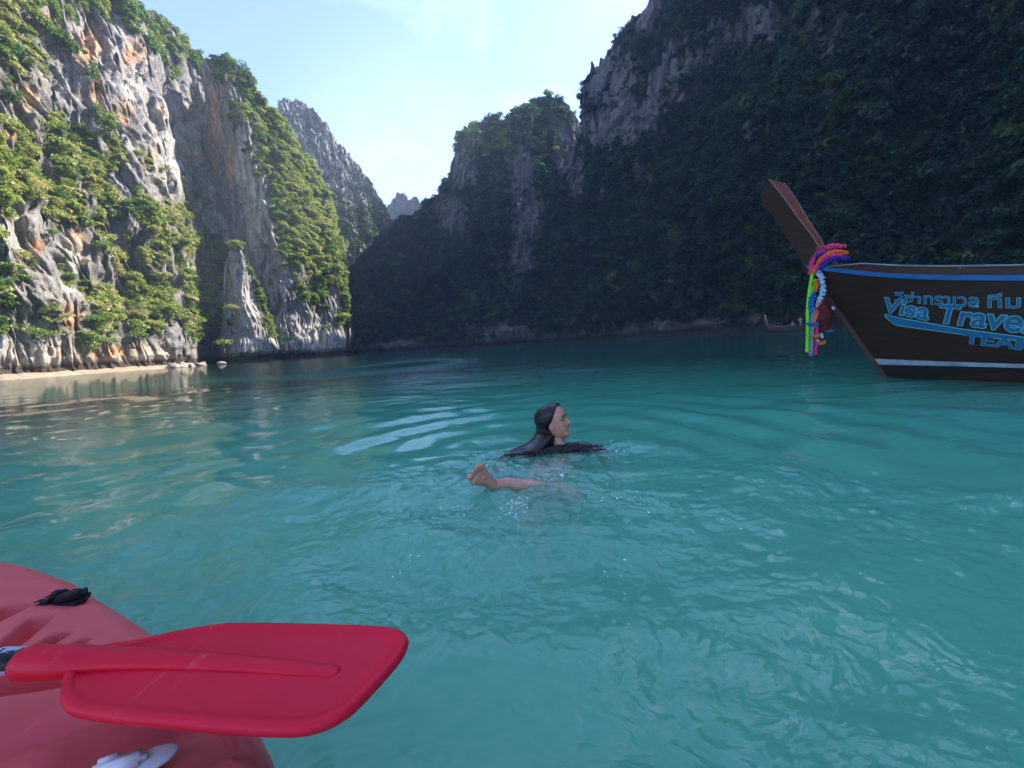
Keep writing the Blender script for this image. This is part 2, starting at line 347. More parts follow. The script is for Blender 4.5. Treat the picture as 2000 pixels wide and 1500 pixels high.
def foliage(name, pos, s, ti, var, label):
    n = len(pos); m = bpy.data.meshes.new(name); m.vertices.add(n); m.vertices.foreach_set('co', pos.astype(np.float32).ravel())
    rot = np.stack([rng.uniform(-.7, .7, n), rng.uniform(-.7, .7, n), rng.uniform(0, 6.28, n)], 1)
    scl = np.stack([s*rng.uniform(.85, 1.2, n), s*rng.uniform(.85, 1.2, n), s*rng.uniform(.8, 1.35, n)], 1)
    for nm, d in (('rot', rot), ('scl', scl)):
        a = m.attributes.new(nm, 'FLOAT_VECTOR', 'POINT'); a.data.foreach_set('vector', d.astype(np.float32).ravel())
    attr(m, 'tint', np.clip(ti, 0, 1)); m.update()
    o = obj(name, m, None, kind='stuff', label=label, category='vegetation'); md = o.modifiers.new('leaves', 'NODES'); md.node_group = GN
    m.materials.append(LEAF)
    return o
def SP(*pts):
    r = []
    for px, py in pts:
        d = ray(px, py); r.append((math.atan2(d[0], 1), d[2]/math.hypot(d[0], 1)))
    return r
def BP(*pts): return [(pxaz(p), v) for p, v in pts]
def DG(*pts): return [(R(a), v) for a, v in pts]
leftveg = lambda px, py, P: np.where(px < 0, .6, sample(VG, px, py))
def lefttint(px, py):
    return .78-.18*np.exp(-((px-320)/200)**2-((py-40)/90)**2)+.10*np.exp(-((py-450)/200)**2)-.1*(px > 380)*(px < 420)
# left wall
def hookA(px, py, z): return 0*px
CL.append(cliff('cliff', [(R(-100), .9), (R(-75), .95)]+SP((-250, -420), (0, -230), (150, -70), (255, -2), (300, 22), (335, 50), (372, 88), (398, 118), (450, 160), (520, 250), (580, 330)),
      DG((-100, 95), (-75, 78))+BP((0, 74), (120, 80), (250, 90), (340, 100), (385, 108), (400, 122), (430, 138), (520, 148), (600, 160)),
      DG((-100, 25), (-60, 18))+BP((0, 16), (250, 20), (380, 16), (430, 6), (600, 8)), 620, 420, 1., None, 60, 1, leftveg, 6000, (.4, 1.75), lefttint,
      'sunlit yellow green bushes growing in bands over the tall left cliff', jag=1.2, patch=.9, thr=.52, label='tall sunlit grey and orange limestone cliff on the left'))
# green buttress
def ridge_px(py): return np.interp(py, [100, 150, 300, 400, 500, 600, 700], [418, 438, 492, 522, 545, 558, 562])
def hookB(px, py, z):
    rx = ridge_px(py); dl = np.clip(rx-px, 0, 200); dr = np.clip(px-rx, 0, 200); return dl*.26+dr*.05+(dr/60)**2*.8
def vegB(px, py, P):
    rx = ridge_px(py); d = px-rx
    v = np.interp(d, [-90, -60, -14, 6, 30, 60, 200], [.05, .0, .02, .4, .9, .95, .8])
    v = np.where(py < 190, np.maximum(v, .8*np.clip((px-400)/30, 0, 1)*(py < 165)), v)
    low = np.clip((py-520)/90, 0, 1); v = v*(1-low*(.75-.35*(d > 95)))
    return np.where(py > 640, .15, v)
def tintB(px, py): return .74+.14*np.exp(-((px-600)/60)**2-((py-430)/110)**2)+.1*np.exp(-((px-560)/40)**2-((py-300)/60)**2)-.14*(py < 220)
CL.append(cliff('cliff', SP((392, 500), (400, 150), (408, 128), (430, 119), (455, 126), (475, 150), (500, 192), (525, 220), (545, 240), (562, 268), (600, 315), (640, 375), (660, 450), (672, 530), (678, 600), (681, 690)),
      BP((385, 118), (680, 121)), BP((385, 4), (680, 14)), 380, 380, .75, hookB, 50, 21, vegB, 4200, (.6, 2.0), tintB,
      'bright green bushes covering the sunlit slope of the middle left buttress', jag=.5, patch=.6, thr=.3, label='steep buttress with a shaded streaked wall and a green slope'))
# small pinnacle at the foot
def hookP(px, py, z): return ((px-485)/40)**2*2.2
def vegP(px, py, P): return np.where((py < 485), .8, np.clip((px-(465+(py-480)*.30))/30, 0, 1)*.9*(py < 660)+.12)
CL.append(cliff('rock_pinnacle', SP((428, 700), (433, 620), (438, 540), (443, 492), (452, 476), (466, 474), (476, 500), (496, 545), (515, 590), (532, 640), (548, 680), (556, 704)),
      BP((420, 112), (560, 112)), BP((420, 3), (560, 5)), 170, 240, .45, hookP, 8, 31, vegP, 420, (.5, 1.15), .66,
      'bushes on the right flank and tip of the small rock pinnacle', jag=.3, label='small pointed grey rock pinnacle at the foot of the left cliffs'))
# grey rounded rock behind
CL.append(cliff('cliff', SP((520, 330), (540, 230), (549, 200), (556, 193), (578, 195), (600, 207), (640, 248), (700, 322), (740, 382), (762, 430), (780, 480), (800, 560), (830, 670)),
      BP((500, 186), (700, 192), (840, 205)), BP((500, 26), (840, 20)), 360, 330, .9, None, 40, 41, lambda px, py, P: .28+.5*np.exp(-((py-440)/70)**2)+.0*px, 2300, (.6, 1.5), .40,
      'small dry bushes dotted over the grey rounded cliff', jag=.8, label='grey rounded limestone cliff behind the green buttress', rock=ROCK_MID))  # limestone mixed part way towards dark grey
# far towers in the gap
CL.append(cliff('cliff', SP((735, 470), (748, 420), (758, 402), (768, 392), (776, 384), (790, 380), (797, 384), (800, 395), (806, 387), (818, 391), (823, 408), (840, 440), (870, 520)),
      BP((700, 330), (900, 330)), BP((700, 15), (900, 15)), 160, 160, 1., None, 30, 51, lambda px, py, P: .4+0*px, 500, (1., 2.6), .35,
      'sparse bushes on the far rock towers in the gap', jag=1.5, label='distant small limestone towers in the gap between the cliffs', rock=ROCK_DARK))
def vegE(px, py, P): return .82-.85*blobs(px, py, ROCKY)
def tintE(px, py): return .13+.36*np.exp(-((py-270)/60)**2)  # leaf tint lowered to put the mountain's shade into the foliage, higher near the crest
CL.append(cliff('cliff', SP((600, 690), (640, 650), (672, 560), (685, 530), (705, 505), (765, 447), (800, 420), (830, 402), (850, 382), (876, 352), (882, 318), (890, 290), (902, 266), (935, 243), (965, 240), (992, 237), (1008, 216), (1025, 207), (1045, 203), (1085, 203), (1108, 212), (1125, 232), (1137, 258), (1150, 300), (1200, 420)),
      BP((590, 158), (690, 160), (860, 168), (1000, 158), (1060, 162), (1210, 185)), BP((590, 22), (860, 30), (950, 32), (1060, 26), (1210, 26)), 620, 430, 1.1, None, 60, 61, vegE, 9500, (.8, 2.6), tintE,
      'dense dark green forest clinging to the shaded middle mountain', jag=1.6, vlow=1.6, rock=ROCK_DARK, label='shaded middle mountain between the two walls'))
def vegF(px, py, P): return .92-.7*blobs(px, py, ROCKY)
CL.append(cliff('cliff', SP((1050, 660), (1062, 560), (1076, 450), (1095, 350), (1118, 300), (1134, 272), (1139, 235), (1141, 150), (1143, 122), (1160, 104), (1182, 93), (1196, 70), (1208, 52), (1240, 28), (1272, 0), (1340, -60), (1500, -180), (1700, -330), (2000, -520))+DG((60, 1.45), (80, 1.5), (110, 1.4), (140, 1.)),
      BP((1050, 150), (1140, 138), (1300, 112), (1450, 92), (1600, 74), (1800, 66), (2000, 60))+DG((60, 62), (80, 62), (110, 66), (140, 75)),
      BP((1050, 18), (1140, 22), (1300, 30), (1600, 32), (2000, 30))+DG((60, 30), (140, 30)), 900, 420, 1.3, None, 110, 71, vegF, 17000, (.7, 2.4), .09,  # low leaf tint deepens the shade of this slope by colour
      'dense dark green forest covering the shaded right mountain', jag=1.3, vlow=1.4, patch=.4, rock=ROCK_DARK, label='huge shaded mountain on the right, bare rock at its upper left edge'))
# ------------------------------------------------------------------ water
def water():
    az = np.concatenate([np.linspace(-180, -64, 30)[:-1], np.degrees(np.arctan(np.linspace(math.tan(R(-64)), math.tan(R(64)), 900))), np.linspace(64, 180, 31)[1:-1]])
    rr = [.12]; 
    while rr[-1] < 9: rr.append(rr[-1]+max(.006, rr[-1]**2/(CZ*400)*1.0))
    rr = np.concatenate([rr, np.geomspace(rr[-1]*1.03, 420, 70)])
    A = np.radians(az); Rg, Ag = np.meshgrid(rr, A, indexing='ij'); X = Rg*np.sin(Ag); Y = Rg*np.cos(Ag)
    rw = np.random.RandomState(3); Z = 0*X
    def fade(lam): return np.clip(1.6-Rg**2/(CZ*400)/lam*3.2, 0, 1)*np.clip((Rg-.15)/.3, .3, 1)
    for k in range(46):
        lam = 10**rw.uniform(-1.0, .2); th = R(95)+rw.normal(0, .55); q = 2*math.pi/lam
        mod = .6+.4*np.sin(X*rw.uniform(.5, 2)+Y*rw.uniform(.5, 2)+rw.uniform(0, 6))
        Z += .0030*lam**.9*mod*fade(lam)*np.sin(q*(X*math.cos(th)+Y*math.sin(th))+rw.uniform(0, 6.28)+.7*np.sin(X*1.7+k)+.5*np.sin(Y*2.3+k))
    sx, sy = .2, 2.2; d = np.hypot(X-sx, Y-sy); ang = np.arctan2(Y-sy, X-sx)
    ring = np.exp(-((d-1.35)/.95)**2)*np.clip(d/.3-.6, 0, 1)*(1+.5*np.sin(ang*3+1))
    Z += .0095*ring*np.sin(2*math.pi*d/.44+.7*np.sin(ang*4)+.3*np.sin(X*5))
    # churned water around and behind the swimmer
    e = np.sqrt(((X-.10)/1.6)**2+((Y-1.32)/1.15)**2); e2 = np.sqrt(((X-1.15)/1.0)**2+((Y-.8)/1.0)**2)
    wob = .10*np.sin(ang*5+2)+.08*np.sin(ang*9)+.1*np.sin(X*4+Y*3)
    ch = np.clip((1.02+wob-e)/.16, 0, 1); ch = np.maximum(ch, .9*np.clip((1.0+wob-e2)/.3, 0, 1))
    ch = ch*(.72+.28*np.sin(X*3.1-Y*2.2+.5)*np.sin(X*1.3+Y*4.1))
    near = np.exp(-(np.hypot(X-.05, Y-1.75)/.45)**2)
    idx = np.where((ch.ravel() > .01) & (Y.ravel() > 0) & (Rg.ravel() < 4))[0]
    pts = np.stack([X.ravel()[idx], Y.ravel()[idx], 0*X.ravel()[idx]], 1)
    t1 = fbm(pts, 3.4, 4.6, 1, 3, 2, .8); wx = pts.copy(); wx[:, 0] += t1*.06; wx[:, 1] += t1*.09
    t2 = fbm(wx, 10, 14, 1, 3, 4, .7)
    t3 = fbm(wx, 34, 44, 1, 2, 6, .7)
    zz = np.zeros(X.size); amp = ch.ravel()[idx]*(1+1.4*near.ravel()[idx]); zz[idx] = amp*(.0125*t1+.0058*(1-2*np.abs(t2))+.0009*t3)
    Z += zz.reshape(Z.shape)
    # keep the surface level where it meets the boats
    P = np.stack([X, Y, Z], -1).reshape(-1, 3); m = mesh('water', P, gridfaces(*X.shape, True)[:, ::-1])
    if m.polygons[1000].normal.z < 0: m.flip_normals()
    attr(m, 'churn', ch); attr(m, 'dist', Rg); attr(m, 'splash', near); attr(m, 'gust', np.exp(-((X+4.6)/2.2)**2-((Y-17)/4.5)**2))
    return m
def water_material():
    m, n, b = mat('lagoon_water'); n.nodes.remove(b)
    ch = getattr_(n, 'churn'); ds = getattr_(n, 'dist'); spl = getattr_(n, 'splash')
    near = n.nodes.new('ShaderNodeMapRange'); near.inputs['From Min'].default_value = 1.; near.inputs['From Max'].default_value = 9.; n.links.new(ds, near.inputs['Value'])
    col = ramp(n, near.outputs[0], [(0, (.36, .99, .50)), (.3, (.09, .60, .37)), (.75, (.010, .19, .125)), (1, (.003, .08, .06))])  # body colour darkens with distance, painted in place of the dark cliffs' reflection
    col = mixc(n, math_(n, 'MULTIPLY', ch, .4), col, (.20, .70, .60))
    d = N(n, 'ShaderNodeBsdfDiffuse'); n.links.new(col, d.inputs['Color'])
    tr = N(n, 'ShaderNodeBsdfTransparent'); tr.inputs['Color'].default_value = (.97, .99, .99, 1)
    h1 = noisetex(n, 1, 5, .6, (1.2, 3.2, 1)); h2 = noisetex(n, 12, 4, .6, (1, 1.5, 1), dist=.8); gu = getattr_(n, 'gust'); h3 = noisetex(n, 1, 3, .5, (.25, .7, 1))
    far = n.nodes.new('ShaderNodeMapRange'); far.inputs['From Min'].default_value = 2.; far.inputs['From Max'].default_value = 8.; n.links.new(ds, far.inputs['Value'])
    vf = n.nodes.new('ShaderNodeMapRange'); vf.inputs['From Min'].default_value = 120.; vf.inputs['From Max'].default_value = 10.; vf.inputs['To Min'].default_value = .25; n.links.new(ds, vf.inputs['Value'])
    b1 = bump(n, None, h1, math_(n, 'MULTIPLY', math_(n, 'MULTIPLY', far.outputs[0], vf.outputs[0]), .55), .12)
    b2 = bump(n, None, h3, math_(n, 'MULTIPLY', far.outputs[0], .4), .3, b1)
    b3 = bump(n, None, h2, math_(n, 'MULTIPLY_ADD', ch, .6, .05), .014, b2); b3 = bump(n, None, noisetex(n, 4.5, 3, .6, (1, 1.6, 1)), gu, .9, b3)
    gl = N(n, 'ShaderNodeBsdfGlossy'); gl.inputs['Roughness'].default_value = .015; n.links.new(b3, gl.inputs['Normal'])
    gl.inputs['Color'].default_value = (1, 1, 1, 1)
    n.links.new(b3, d.inputs['Normal'])
    fr = N(n, 'ShaderNodeFresnel', IOR=1.37); n.links.new(b3, fr.inputs['Normal'])
    m1 = N(n, 'ShaderNodeMixShader'); tf = n.nodes.new('ShaderNodeMapRange'); tf.inputs['From Min'].default_value = 2.2; tf.inputs['From Max'].default_value = 12.; tf.inputs['To Min'].default_value = .80; tf.inputs['To Max'].default_value = .22; n.links.new(ds, tf.inputs['Value']); n.links.new(tf.outputs[0], m1.inputs[0]); n.links.new(d.outputs[0], m1.inputs[1]); n.links.new(tr.outputs[0], m1.inputs[2])
    m2 = N(n, 'ShaderNodeMixShader'); n.links.new(fr.outputs[0], m2.inputs[0]); n.links.new(m1.outputs[0], m2.inputs[1]); n.links.new(gl.outputs[0], m2.inputs[2])
    n.links.new(m2.outputs[0], n.nodes['Material Output'].inputs['Surface'])
    va = N(n, 'ShaderNodeVolumePrincipled'); va.inputs['Density'].default_value = 2.4; va.inputs['Color'].default_value = (.44, .996, .83, 1); va.inputs['Anisotropy'].default_value = .0; n.links.new(va.outputs[0], n.nodes['Material Output'].inputs['Volume'])
    return m
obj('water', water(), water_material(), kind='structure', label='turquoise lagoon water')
def bed():
    g = np.geomspace(.5, 430, 40); A = np.linspace(0, 2*math.pi, 64, endpoint=False); Rg, Ag = np.meshgrid(g, A, indexing='ij')
    P = np.stack([Rg*np.sin(Ag), Rg*np.cos(Ag), -2.6+0*Rg+.1*np.sin(Rg+Ag*3)], -1).reshape(-1, 3)
    V = [tuple(p) for p in P]+[(0, 0, -2.6)]; Fs = [tuple(map(int, f)) for f in gridfaces(40, 64, True)[:, ::-1]]+[(len(P), (j+1) % 64, j) for j in range(64)]
    return mesh('seabed', V, Fs)
obj('seabed', bed(), simple('pale_silt', (.30, .40, .33), .9, .15, 1, .3, .1), kind='structure')
# beach strip
def beach():
    px = np.linspace(-420, 352, 220); P = []; nr = 14
    for x in px:
        a = pxaz(x); D = np.interp(a, *zip(*sorted(BP((-420, 76), (0, 74), (120, 80), (250, 90), (340, 100), (385, 106)))))
        wd = 4.5*(.6+.4*math.sin(x*.03))*min(1, (360-x)/60)+.8
        for j in range(nr):
            t = j/(nr-1); r = D+3.0-(wd+3.0)*t; z = .75*(1-t)**.8-.14*t+.10*noise.noise((x*.05, t*5, 0))
            P.append((math.sin(a)*r, math.cos(a)*r, z))
    return mesh('beach', np.array(P), gridfaces(220, nr)[:, ::1])
obj('beach', beach(), simple('beach_sand', (.38, .29, .20), .95, .25, 1.5, .4, .05), kind='structure', label='narrow strip of pale sand at the foot of the left cliff')
# ------------------------------------------------------------------ single bushes and trees on the cliffs
def crown_mesh(seed, n=520, leaf=.085, flat=.75):
    return clump_mesh('crown', n, seed, leaf, flat)
def surf_point(sets, px, py):
    best = None
    for P, X, Y in sets:
        k = np.argmin(np.abs(X-px)+np.abs(Y-py)+np.hypot(P[:, 0], P[:, 1])*.02*0)
        d = abs(X[k]-px)+abs(Y[k]-py); near = np.where(np.abs(X-px)+np.abs(Y-py) < max(4, d+1))[0]
        j = near[np.argmin(np.hypot(P[near, 0], P[near, 1]))]
        c = (d > 14, np.hypot(P[j, 0], P[j, 1]))
        if best is None or c < best[0]: best = (c, P[j])
    return best[1]
LEAFM = []
def leaf_solid(t):
    k = LEAF.copy(); k.name = 'bush_leaves'; n = k.node_tree
    for x in n.nodes:
        if x.type == 'ATTRIBUTE' and x.attribute_name == 'tint':
            v = n.nodes.new('ShaderNodeValue'); v.outputs[0].default_value = t
            for l in list(n.links):
                if l.from_node == x: n.links.new(v.outputs[0], l.to_socket)
    return k
LS = [leaf_solid(.42), leaf_solid(.58), leaf_solid(.72), leaf_solid(.36)]
crowns = []
for i in range(4):
    m_ = crown_mesh(50+i); m_.materials.append(LS[i]); crowns.append(m_)
V_, F_ = merge([tube([(0, 0, -1.3), (.05, .03, -.7), (-.03, .02, -.2), (.05, 0, .25)], [.1, .08, .06, .03], 7), tube([(0, 0, -.6), (.3, .1, -.1), (.45, .12, .2)], [.05, .035, .02], 6), tube([(0, 0, -.5), (-.28, -.1, -.1), (-.4, -.2, .15)], [.05, .035, .02], 6)])
trunk_m = mesh('trunk', V_, F_)
BUSH = [(42, 545, 22, 1, 'round green bush standing alone on bare grey rock at the far left of the cliff'),
 (28, 598, 15, 1, 'small round bush low on the bare grey rock at the far left'),
 (98, 655, 20, 2, 'flat yellow green bush just above the white rock at the cliff foot'),
 (190, 672, 17, 2, 'left one of two small yellow green bushes above the orange rock foot'),
 (218, 668, 19, 2, 'right one of two small bright bushes above the orange rock foot'),
 (264, 660, 19, 2, 'lone pale green bush low on the cliff, left of the dark shaded gully'),
 (325, 610, 28, 1, 'big bright green tree beside the dark gully, lower left cliff'),
 (170, 508, 9, 2, 'tiny bright bush on the bare wall between the two orange patches'),
 (208, 248, 24, 1, 'green bush in the middle of the bare grey wall, upper left cliff'),
 (355, 480, 24, 1, 'green tree on the ledge left of the shaded gully'),
 (410, 475, 24, 3, 'dark tree growing just left of the rock pinnacle tip'),
 (457, 470, 13, 2, 'small yellow green bush on the very tip of the rock pinnacle'),
 (437, 670, 20, 2, 'sunlit round bush at the foot of the pinnacle, in front of the shade'),
 (452, 605, 15, 2, 'bright leafy creeper hanging on the left side of the rock pinnacle'),
 (655, 530, 22, 1, 'brightest green tree at the right edge of the green buttress'),
 (672, 620, 15, 2, 'small yellow green tree leaning out of the buttress edge low over the bay'),
 (562, 665, 13, 2, 'small bush at the foot of the cliffs between pinnacle and buttress'),
 (620, 640, 8, 1, 'tiny bush alone on the grey foot of the green buttress'),
 (30, 115, 42, 1, 'large rounded green tree at the top left corner of the cliff'),
 (22, 195, 26, 3, 'dark green tree at the left edge under the large rounded tree'),
 (435, 135, 26, 3, 'dark bushy tree crowning the top of the green buttress'),
 (100, 455, 14, 1, 'small bush on the ledge above the grey slab, left cliff'),
 (1040, 222, 22, 0, 'bushy tree on the summit of the middle mountain'),
 (925, 262, 20, 1, 'pale bushy tree on the left shoulder of the middle mountain')]
for x, y, sz, k, lab in BUSH:
    p = surf_point(CL, x, y); d = FW @ (p-CAM); s = sz/F*d*1.0
    r_ = empty('cliff_bush', tuple(p*(1-.012*s)+np.array([0, 0, .2*s])), random.uniform(0, 6), label=lab, category='bush', group='bushes rooted on the cliff faces'); r_.scale = (s, s, s*.9)
    obj('crown', crowns[k], None, r_); obj('trunk', trunk_m, BARK, r_)
# ------------------------------------------------------------------ boulders and driftwood at the beach end
def boulder(seed, c, r, sc_=(1, 1, .7)):
    V, Fs = sphere((0, 0, 0), 1, 14, 9); V = [unit(v)*(1+.55*noise.fractal(Vector(unit(v)*1.3+seed), .8, 2, 3))*np.array(sc_)*r+np.array(c) for v in V]
    return V, [tuple(map(int, f)) for f in Fs]
def shore(px, D): a = pxaz(px); return np.array([math.sin(a)*D, math.cos(a)*D, 0])
RL = ['largest pale boulder at the end of the beach', 'low flat boulder right of the driftwood pile', 'small boulder in front of the dark gully at the waterline', 'brown boulder leaning on the cliff foot by the beach end', 'tiny rock at the water edge near the pinnacle']
RM = simple('boulder_rock', (.42, .36, .29), .9, .35, 1.5, .6, .15)
for i, (x, D, r) in enumerate([(352, 98, 1.0), (368, 99, .8), (392, 104, .7), (338, 97, .8), (432, 106, .6)]):
    c = shore(x, D); V, Fs = boulder(i*3.1, (0, 0, 0), r, (1.3, 1, .75)); o = obj('boulder', mesh('boulder', V, Fs), RM, None, label=RL[i], category='rock', group='boulders at the foot of the left cliff'); o.location = c+np.array([0, 0, .25*r])
c = shore(350, 97); parts = []
for i in range(9):
    a = random.uniform(-.5, .5); l = random.uniform(1.5, 3.2); h = random.uniform(.1, 1.0)
    parts.append(tube([(-l/2*math.cos(a), random.uniform(-.4, .4), .2), (0, random.uniform(-.3, .3), h), (l/2*math.cos(a), random.uniform(-.5, .5), h+l*math.sin(a)*.3+.3)], [.09, .08, .03], 6))
V, Fs = merge(parts); o = obj('driftwood', mesh('driftwood', V, Fs), simple('driftwood', (.38, .25, .17), .9, .3, 5, .4, .02), None, label='tangled pile of brown driftwood branches at the right end of the beach', category='driftwood'); o.location = c+np.array([0, 0, .5])
# fallen tidal blocks along the waterline
# ------------------------------------------------------------------ longtail boat
P0 = np.array([4.212, 4.469, 0]); AFT = unit([.5, -.866, 0]); PORT = np.array([AFT[1], -AFT[0], 0])
def onplane(px, py, w_):
    d = ray(px, py); t = np.dot(P0+PORT*w_-CAM, PORT)/np.dot(d, PORT); q = CAM+d*t; return (q-P0) @ AFT, q[2]
def B(s, w_, z): return P0+AFT*s+PORT*w_+np.array([0, 0, z])
ST = ([-.3, 0, .76, 1.13, 1.36, 1.5], [-.2, 0, .44, .665, .80, .85])
def stem(z): return np.interp(z, *ST)
def hw(s, z):
    sp = max(0, s+stem(z)); W_ = np.interp(z, [-.3, 0, .6, 1.3], [.14, .26, .40, .50]); t = max(0, (s-5.5)/4.5); g = min(1, max(0, (s-.8)/3)); g = g*g*(3-2*g)
    return W_*(1-math.exp(-sp/1.0))*(1+.75*g)*(1-.45*t*t)
def sheer(s): return np.interp(s, [-.82, -.717, -.112, .2, .509, .978, 1.6, 3, 6, 9], [1.355, 1.318, 1.128, 1.045, .978, .895, .84, .79, .85, 1.1])
def wood(name, c1, c2, rough=.45, scale=(2, 2, 18)):
    m, n, b = mat(name); f = noisetex(n, 2, 6, .6, scale, 'Object', .4); g = noisetex(n, 3, 3)
    c = ramp(n, f, [(.3, c1), (.7, c2)]); c = mixc(n, math_(n, 'MULTIPLY', g, .4), c, tuple(x*.5 for x in c1))
    n.links.new(c, b.inputs['Base Color']); b.inputs['Roughness'].default_value = rough; bump(n, b, f, .15, .004); return m
HULLM = wood('dark_varnished_wood', (.017, .006, .0035), (.052, .019, .011), .42)
REDW = wood('reddish_wood', (.22, .06, .04), (.38, .12, .08), .4)
BROWN = wood('brown_wood', (.05, .022, .016), (.12, .05, .035), .5)
BLUE = simple('blue_paint', (.02, .16, .42), .4, .15, 8, .1)
WHT = simple('worn_white_paint', (.30, .42, .48), .5, .25, 6, .1)
BLK = simple('black_bottom_paint', (.008, .007, .007), .5, .3, 8, .1)
boat = empty('longtail_boat', (0, 0, 0), label='dark wooden longtail boat with blue rail, tall prow and blue lettering on the right', category='boat')
def hull_mesh():
    S = np.concatenate([np.linspace(0, .4, 12)[:-1], np.linspace(.4, 9.7, 70)])
    nz_ = 16; V = []
    for side in (1, -1):
        for sp in S:
            for k in range(nz_):
                # station is measured from the raked stem
                t = k/(nz_-1); zt = sheer(sp-.75*min(1, 1)); 
                s_top = sp-stem(sheer(sp-.8)); zt = sheer(s_top); z = -.28+(zt+.28)*t
                s = sp-stem(z); V.append(B(s, side*(hw(s, z)+.012), z))
    n = len(S); Fs = []
    for q in range(2):
        for i in range(n-1):
            for k in range(nz_-1):
                a = q*n*nz_+i*nz_+k; f = (a, a+nz_, a+nz_+1, a+1); Fs.append(f if q else f[::-1])
    for i in range(n-1):
        a = i*nz_; b = n*nz_+i*nz_; Fs.append((a, b, b+nz_, a+nz_))
    a = (n-1)*nz_
    for k in range(nz_-1): Fs.append((a+k, n*nz_+a+k, n*nz_+a+k+1, a+k+1))
    return mesh('hull', V, Fs)
obj('hull', hull_mesh(), HULLM, boat)
def band(z0f, z1f, sA, sB, off, th=.012, side=1, n=60, zoff=0):
    V = []
    for i in range(n):
        s = sA+(sB-sA)*(i/(n-1))**1.3; z0, z1 = z0f(s), z1f(s); sa, sb = max(s, -stem(z0)-.004), max(s, -stem(z1)-.004); w0, w1 = hw(sa, z0)+.012, hw(sb, z1)+.012
        for q_, z, w_, o in ((sa, z0, w0, -.004), (sa, z0, w0, off), (sb, z1, w1, off), (sb, z1, w1, -.004)): V.append(B(q_, side*(w_+o), z))
    Fs = [tuple(map(int, f)) for f in gridfaces(n, 4, True)]; Fs += [(3, 2, 1, 0), tuple(range((n-1)*4, n*4))]
    return V, Fs
for sd_ in (1, -1):
    V, Fs = band(lambda s: sheer(s)-.006, lambda s: sheer(s)+.040, -.84, 9., .035, side=sd_); obj('rubbing_strake', mesh('strake', V, Fs, False), BLUE, boat, label='blue painted rail strip' )
    V, Fs = band(lambda s: sheer(s)+.042, lambda s: sheer(s)+.042+.075*min(1, max(.02, (s+.80)/.6)), -.78, 9., .012, side=sd_); obj('bulwark', mesh('bulwark', V, Fs, False), BROWN, boat)
    V, Fs = band(lambda s: sheer(s)+.119*min(1, max(.35, (s+.75)/.6)), lambda s: sheer(s)+.131*min(1, max(.35, (s+.75)/.6)), -.66, 9., .02, side=sd_); obj('gunwale_cap', mesh('gunwale_cap', V, Fs, False), WHT, boat)
    V, Fs = band(lambda s: .135-.012*min(s, 1)+.01*math.sin(s*2), lambda s: .197-.03*min(s, 1), -.13, 9., .004, side=sd_); obj('waterline_stripe', mesh('stripe', V, Fs, False), WHT, boat)
    V, Fs = band(lambda s: -.2, lambda s: .133-.012*min(s, 1)+.01*math.sin(s*2), -.10, 9., .002, side=sd_); obj('bottom_paint', mesh('bottom_paint', V, Fs, False), BLK, boat)
V, Fs = sphere(B(.62, hw(.62, 1.06)-.02, 1.065), (.05, .03, .018)); obj('fender_knob', mesh('knob', V, Fs), WHT, boat)
# floor boards and thwarts inside
for i in range(12):
    s = .7+i*.7; h_ = sheer(s)-.32; w_ = hw(s, h_-.1)-.05
    V, Fs = box((0, 0, 0), (.66, 2*w_, .025)); M_ = np.array([AFT, PORT, [0, 0, 1]]); V = V @ M_+B(s, 0, h_); obj('floor_board', mesh('floor_board', V, Fs, False), BROWN, boat)
for s in (1.9, 3.6, 5.2):
    h_ = sheer(s)-.06; V, Fs = box((0, 0, 0), (.24, 2*hw(s, h_)-.10, .03)); V = V @ M_+B(s, 0, h_); obj('thwart', mesh('thwart', V, Fs, False), REDW, boat)
# stem timber and upswept prow
V = []; zs = [-.3, 0, .3, .755, 1.0, 1.2, 1.34]
for z in zs:
    f = stem(z); V += [B(-f-.035, .012, z), B(-f-.035, -.012, z), B(-f+.02, -.024, z), B(-f+.02, .024, z)]
Fs = [tuple(map(int, f)) for f in gridfaces(len(zs), 4, True)]+[(3, 2, 1, 0), tuple(range(24, 28))]
obj('stem_post', mesh('stem_post', V, Fs, False), wood('worn_stem_wood', (.05, .025, .017), (.12, .06, .04), .5), boat)
V = []; pr = [(.78, .44, 1.25, .05, .07), (.855, .605, 1.49, .06, .08), (.94, .70, 1.68, .075, .095), (1.03, .82, 1.88, .095, .12), (1.12, .925, 2.07, .12, .15), (1.20, 1.04, 2.27, .14, .175), (1.29, 1.16, 2.46, .16, .195)]
pts_f = catmull([p[:1]+(p[2],) for p in pr], 22); pts_b = catmull([p[1:3] for p in pr], 22); wf = catmull([(p[3], p[4]) for p in pr], 22)
for i in range(22):
    t = i/21; dzt = -.11*t**2; dzb = .075*t
    (ff, z), (fb, z2), (w1, w2) = pts_f[i], pts_b[i], wf[i]
    V += [B(-ff, w1, z+dzt), B(-ff, -w1, z+dzt), B(-fb, -w2, z2+dzb), B(-fb, w2, z2+dzb)]
Fs = [tuple(map(int, f)) for f in gridfaces(22, 4, True)]+[(3, 2, 1, 0), tuple(range(84, 88))]
pm = mesh('prow', V, Fs, False); pm.materials.append(HULLM); pm.materials.append(REDW)
for p in pm.polygons:
    c_ = np.mean([np.array(V[i]) for i in p.vertices], 0)
    q = [i % 4 for i in p.vertices]
    if set(q) == {2, 3}: p.material_index = 1
obj('prow', pm, None, boat)
for sd_ in (1, -1):
    V, Fs = tube([B(-fb, sd_*w2, z2+.075*i/21) for i, ((fb, z2), (w1, w2)) in enumerate(zip(pts_b, wf))], .006, 6); obj('prow_edge_trim', mesh('edge_trim', V, Fs), wood('pale_edge_wood', (.2, .12, .1), (.36, .25, .22)), boat)
